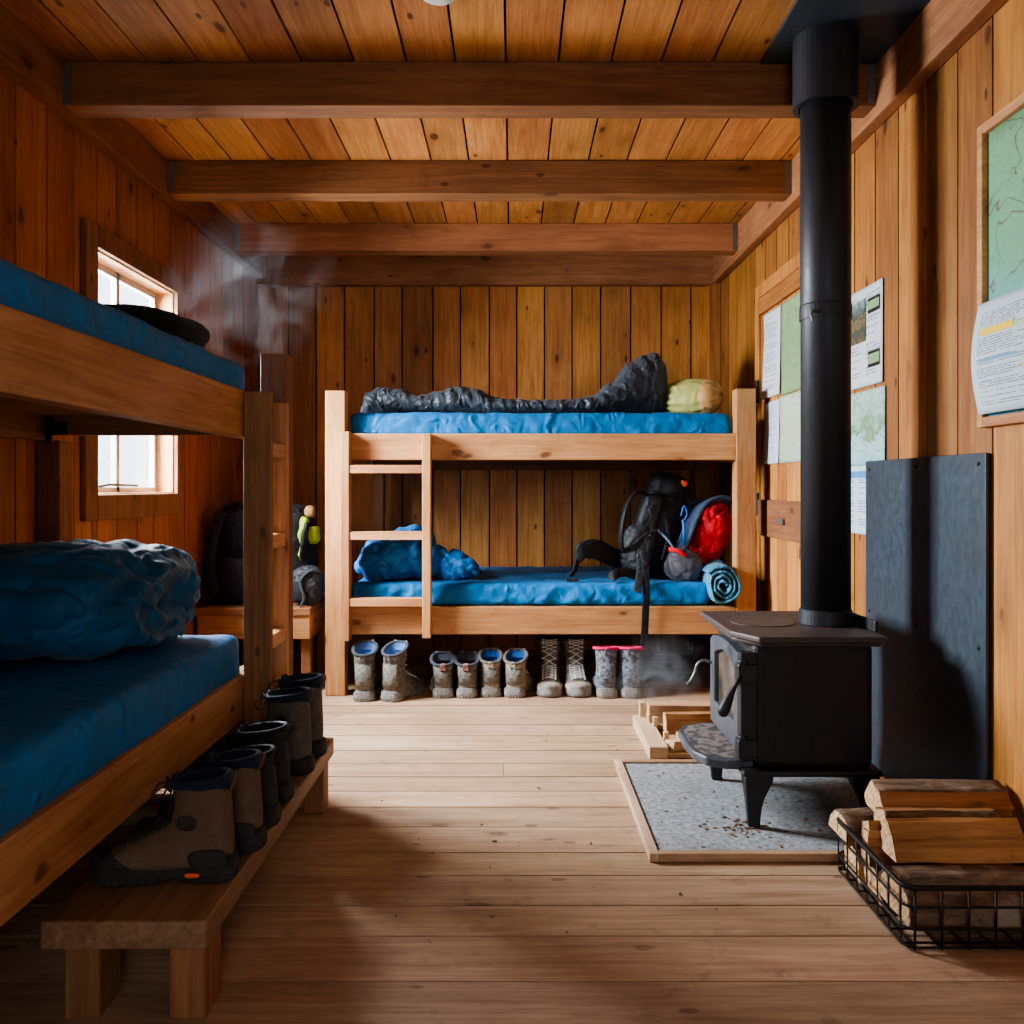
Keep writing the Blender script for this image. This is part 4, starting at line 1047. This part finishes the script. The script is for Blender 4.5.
# ------------------------------------------------------------------ firewood basket and logs
bx0_,bx1_,by0,by1,bz1=.888,1.295,1.99,2.415,.145
ba=thing('wire_basket','low black wire basket full of split logs beside the stove','basket',(1.09,2.2,0))
fl_=lambda z:.03*(z/bz1)*0
def loop(z,e=0,r=.03):
    x0,x1,y0,y1=bx0_-e,bx1_,by0-e,by1; pts=[]
    for cx,cy,a0 in ((x1-r,y1-r,0),(x0+r,y1-r,PI/2),(x0+r,y0+r,PI),(x1-r,y0+r,1.5*PI)):
        for k in range(5): a=a0+k*PI/8; pts.append((cx+r*math.cos(a),cy+r*math.sin(a),z))
    return pts
b=MB(); b.tube(loop(bz1,.004),.0065,8,closed=True); b.build('rim',M['wire'],ba,smooth=True)
b=MB()
for z in (.009,.05,.10): b.tube(loop(z,.002),.0032,6,closed=True)
k=0
nx_=6; ny_=6
for i in range(nx_+1):
    x=bx0_+.02+(bx1_-bx0_-.04)*i/nx_
    b.tube([(x,by0-.003,bz1),(x,by0-.002,.006),(x,by1,.006),(x,by1,bz1)],.003,6)
for i in range(ny_+1):
    y=by0+.02+(by1-by0-.04)*i/ny_
    b.tube([(bx0_-.003,y,bz1),(bx0_-.002,y,.009),(bx1_,y,.009),(bx1_,y,bz1)],.003,6)
b.build('wire_mesh',M['wire'],ba,smooth=True)
def log(label,poly,barkedges,x0,x1,y,z,rz=0,ry=0,group='split logs in the wire basket',seed=0,name='firewood_log',m=None):
    """poly: cross-section (y,z) about its base; bark on the listed edges."""
    rs=random.Random(seed); n=len(poly); L=x1-x0; t=thing(name,label,'log',((x0+x1)/2,y,z),0,group,world=False); t.rotation_euler=(0,ry,rz)
    # subdivide polygon
    pts=[]; fl=[]
    for i in range(n):
        a=Vector(poly[i]); c=Vector(poly[(i+1)%n]); k=5
        for u in range(k): pts.append(a.lerp(c,u/k)); fl.append(i in barkedges)
    NS=14; rings=[]
    for s in range(NS+1):
        x=-L/2+L*s/NS; ring=[]
        for q,p in enumerate(pts):
            nz=Vector((x*5+seed,p.x*22,p.y*22)); d=.006*noise.noise(nz)+.004*noise.noise(nz*3)
            dx=.006*noise.noise(Vector((p.x*30,p.y*30,seed))) if s in (0,NS) else 0
            ring.append(Vector((x+dx,p.x+d,p.y+.003*noise.noise(nz+Vector((9,0,0)))+.004*noise.noise(Vector((x*4,seed,0))))))
        rings.append(ring)
    nn=len(pts); core=MB(); bark=MB(); vs=[p for r in rings for p in r]; r0=rs.random()
    fc_=[];fb_=[]
    for s in range(NS):
        for q in range(nn):
            k=(q+1)%nn; f=(s*nn+q,s*nn+k,(s+1)*nn+k,(s+1)*nn+q)
            (fb_ if fl[q] else fc_).append(f)
    core.add(vs,fc_,0,r0); base=0
    core.f.append(list(range(nn-1,-1,-1))); core.m.append(1); core.r.append(r0)
    core.f.append([NS*nn+q for q in range(nn)]); core.m.append(1); core.r.append(r0)
    core.build('split_core',[m or M['split'],M['endgrain']],t,smooth=False)
    if fb_:
        used=sorted({i for f in fb_ for i in f}); mp={i:k for k,i in enumerate(used)}
        bark.add([vs[i] for i in used],[tuple(mp[i] for i in f) for f in fb_],0,r0)
        o=bark.build('bark',M['bark'],t,smooth=True); md=o.modifiers.new('s','SOLIDIFY'); md.thickness=.006; md.offset=0
    return t
def rnd_arc(r,a0,a1,k=6,cy=0,cz=0): return [(cy+r*math.cos(math.radians(a0+(a1-a0)*i/k)),cz+r*math.sin(math.radians(a0+(a1-a0)*i/k))) for i in range(k+1)]
# each: cross-section in (y,z)
T1=[(-.065,0),(.045,0),(.06,.045),(.02,.085),(-.03,.07)]
wedge=[(-.075,0),(.07,0),(.03,.085),(.0,.095)]
half=rnd_arc(.085,0,180,7)
log('thick bark-covered log along the near rim of the basket',rnd_arc(.085,-8,188,7,0,.03),range(0,7),.905,1.29,2.09,.025,0,0,seed=2)
log('bark log lying at the bottom in the middle of the basket',rnd_arc(.065,10,190,7),range(0,7),.915,1.29,2.245,.018,0,0,seed=11)
log('small split log at the bottom by the far rim of the basket',T1,[0],.905,1.28,2.35,.018,.0,0,seed=5)
log('thin split log standing on edge behind the smooth wedge',[(-.022,0),(.02,0),(.028,.08),(-.012,.085)],[1],.905,1.27,2.255,.086,.0,0,seed=6)
log('smooth broad split wedge lying on the bark log, pale face outward',[(-.058,0),(.055,0),(.045,.03),(.0,.088),(-.012,.082)],[],.93,1.25,2.185,.142,-.02,-.01,seed=9)
log('bark-topped log resting on the far corner of the basket, next to stove',rnd_arc(.056,-5,200,7),range(0,6),.885,1.16,2.40,.118,.08,0,seed=13)
log('topmost long split log lying across the pile toward the wall',[(-.05,0),(.05,.0),(.062,.03),(.03,.075),(-.03,.064),(-.058,.03)],[3],.965,1.30,2.345,.185,-.03,-.01,seed=17)
log('slim split log wedged under the topmost log',[(-.045,0),(.035,0),(.035,.045),(-.02,.052)],[3],.945,1.235,2.265,.172,.01,0,seed=21)
log('narrow split log propped with pale tip beside the smooth wedge',[(-.03,0),(.03,0),(.035,.06),(.0,.075)],[1],.915,1.2,2.27,.115,.0,.0,seed=25)

# kindling crate beyond the stove
kc=thing('kindling_crate','shallow pale crate frame of boards behind the stove','crate',(.75,3.62,0))
for k,(x0,x1,y0,y1,z0,z1,mm,nm) in enumerate(((.525,.598,3.385,3.86,0,.05,'kindling_y','side_rail'),(1.0,1.06,3.385,3.86,0,.05,'kindling_y','side_rail'),
    (.60,1.0,3.40,3.43,0,.02,'kindling','base_board'),(.60,1.0,3.60,3.66,0,.02,'kindling','base_board'),(.60,1.0,3.80,3.85,0,.02,'kindling','base_board'),
    (.55,.575,3.82,3.85,.05,.115,'kindling_y','corner_post'),(.585,.605,3.67,3.69,.05,.09,'kindling_y','corner_post'),(.60,.62,3.50,3.52,.02,.075,'kindling_y','corner_post'))):
    timber(kc,nm,x0,x1,y0,y1,z0,z1,M[mm],.003)
kg='kindling boards in the crate'
log('rough sawn kindling board at the far side of the crate',[(-.03,0),(.035,0),(.03,.078),(-.028,.072)],[],.577,1.05,3.755,.052,0,0,kg,31,'kindling_board',M['kindling'])
log('wide kindling board in the middle of the crate',[(-.035,0),(.04,0),(.035,.072),(-.02,.075)],[],.62,1.05,3.60,.052,.03,0,kg,33,'kindling_board',M['split'])
log('short kindling block by the near crate corner',[(-.03,0),(.03,0),(.028,.035),(-.026,.04)],[],.605,.70,3.455,.022,.5,0,kg,36,'kindling_block',M['kindling'])
log('dark kindling stick lying low in the crate',[(-.025,0),(.03,0),(.028,.04),(-.02,.045)],[1],.66,1.0,3.53,.022,.0,0,kg,37,'kindling_board',M['split'])

# debris on hearth and floor
b=MB(); rs=random.Random(77)
for k in range(150):
    if k<70: x,y,z=rs.gauss(.70,.06),rs.gauss(2.67,.035),HZ
    elif k<110: x,y,z=rs.uniform(.45,1.0),rs.uniform(2.52,3.2),HZ
    else: x,y,z=rs.uniform(-.5,.85),rs.uniform(1.9,3.8),0
    if .375<x<1.31 and 2.455<y<3.325 and z==0: continue
    if x>.45 and y>3.325: continue
    s=rs.uniform(.002,.007); a=rs.uniform(0,PI); R=Matrix.Translation((x,y,z))@Matrix.Rotation(a,4,'Z')
    b.box(-s,s,-s*.4,s*.4,0.0003,s*.5,rs.choice((0,1)),None,R)
tag(b.build('bark_debris',[M['bark'],M['dark_x']]),'small bark chips scattered on hearth and floor','debris',kind='stuff')

# ------------------------------------------------------------------ smoke
def smoke(name,label,loc,rad,dens,rotv=(0,0,0),scale=5,seed=0):
    t=NT('smoke_'+str(seed)); co=t.obj(); ln=t.n('ShaderNodeVectorMath',{0:co},operation='LENGTH').outputs['Value']
    fall=t.maprange(ln,1.0,.15,0,1)
    nz=t.n('ShaderNodeTexNoise',{'Vector':t.vmath('ADD',t.vmath('MULTIPLY',co,(1,1,.7)),(seed,seed,seed)),'Scale':scale*.35,'Detail':5.0,'Roughness':.6,'Distortion':1.2}).outputs[0]
    d=t.math('MULTIPLY',t.math('MULTIPLY',t.maprange(nz,.5,.78),fall),dens)
    v=t.n('ShaderNodeVolumePrincipled',{'Color':(.9,.92,.95,1),'Density':d,'Anisotropy':.2})
    t.t.links.new(v.outputs[0],t.out.inputs['Volume'])
    b=MB(); superq(b,(0,0,0),1,1,1,1,1,24,16); o=b.build(name,t.m); o.location=loc; o.scale=rad; o.rotation_euler=rotv
    return tag(o,label,'smoke',kind='stuff')
smoke('smoke_haze','faint grey smoke drifting below the ceiling by the window',(-1.18,4.02,1.98),(.42,.42,.40),1.0,(0,.5,0),5,3.1)
smoke('smoke_haze','thin grey smoke curling beside the stove door handle',(.68,3.95,.20),(.27,.22,.21),6,(0,0,0),5,8.2)

# ------------------------------------------------------------------ light, world, camera
w=bpy.data.worlds.new('World'); bpy.context.scene.world=w; w.use_nodes=True
w.node_tree.nodes['Background'].inputs[0].default_value=(.80,.88,1,1); w.node_tree.nodes['Background'].inputs[1].default_value=2.5
def area(name,loc,tgt,sx,sy,power,col):
    l=bpy.data.lights.new(name,'AREA'); l.shape='RECTANGLE'; l.size=sx; l.size_y=sy; l.energy=power; l.color=col
    o=bpy.data.objects.new(name,l); C.objects.link(o); o.location=loc
    o.rotation_euler=(Vector(tgt)-Vector(loc)).to_track_quat('-Z','Y').to_euler(); return o
area('daylight_window',(-2.25,3.95,1.9),(.2,3.75,.6),1.5,1.5,800,(.92,.96,1))
area('added_fill_lamp',(.2,-1.7,1.25),(.1,3.0,1.3),1.2,1.7,14,(1,.95,.88))  # weak fill lamp added behind the camera, outside the made-up opening
cam=bpy.data.cameras.new('Camera'); co=bpy.data.objects.new('Camera',cam); C.objects.link(co); bpy.context.scene.camera=co
co.location=(0,0,CH); co.rotation_euler=(PI/2,0,0)
cam.sensor_width=36; cam.lens=36*F/1024; cam.shift_x=-(HX-512)/1024; cam.shift_y=-(512-HY)/1024
cam.clip_start=.05
sc=bpy.context.scene
sc.view_settings.view_transform='AgX'; sc.view_settings.look='AgX - Medium High Contrast'; sc.view_settings.exposure=0.68
for o in bpy.data.objects:
    if '_o' in o: del o['_o']
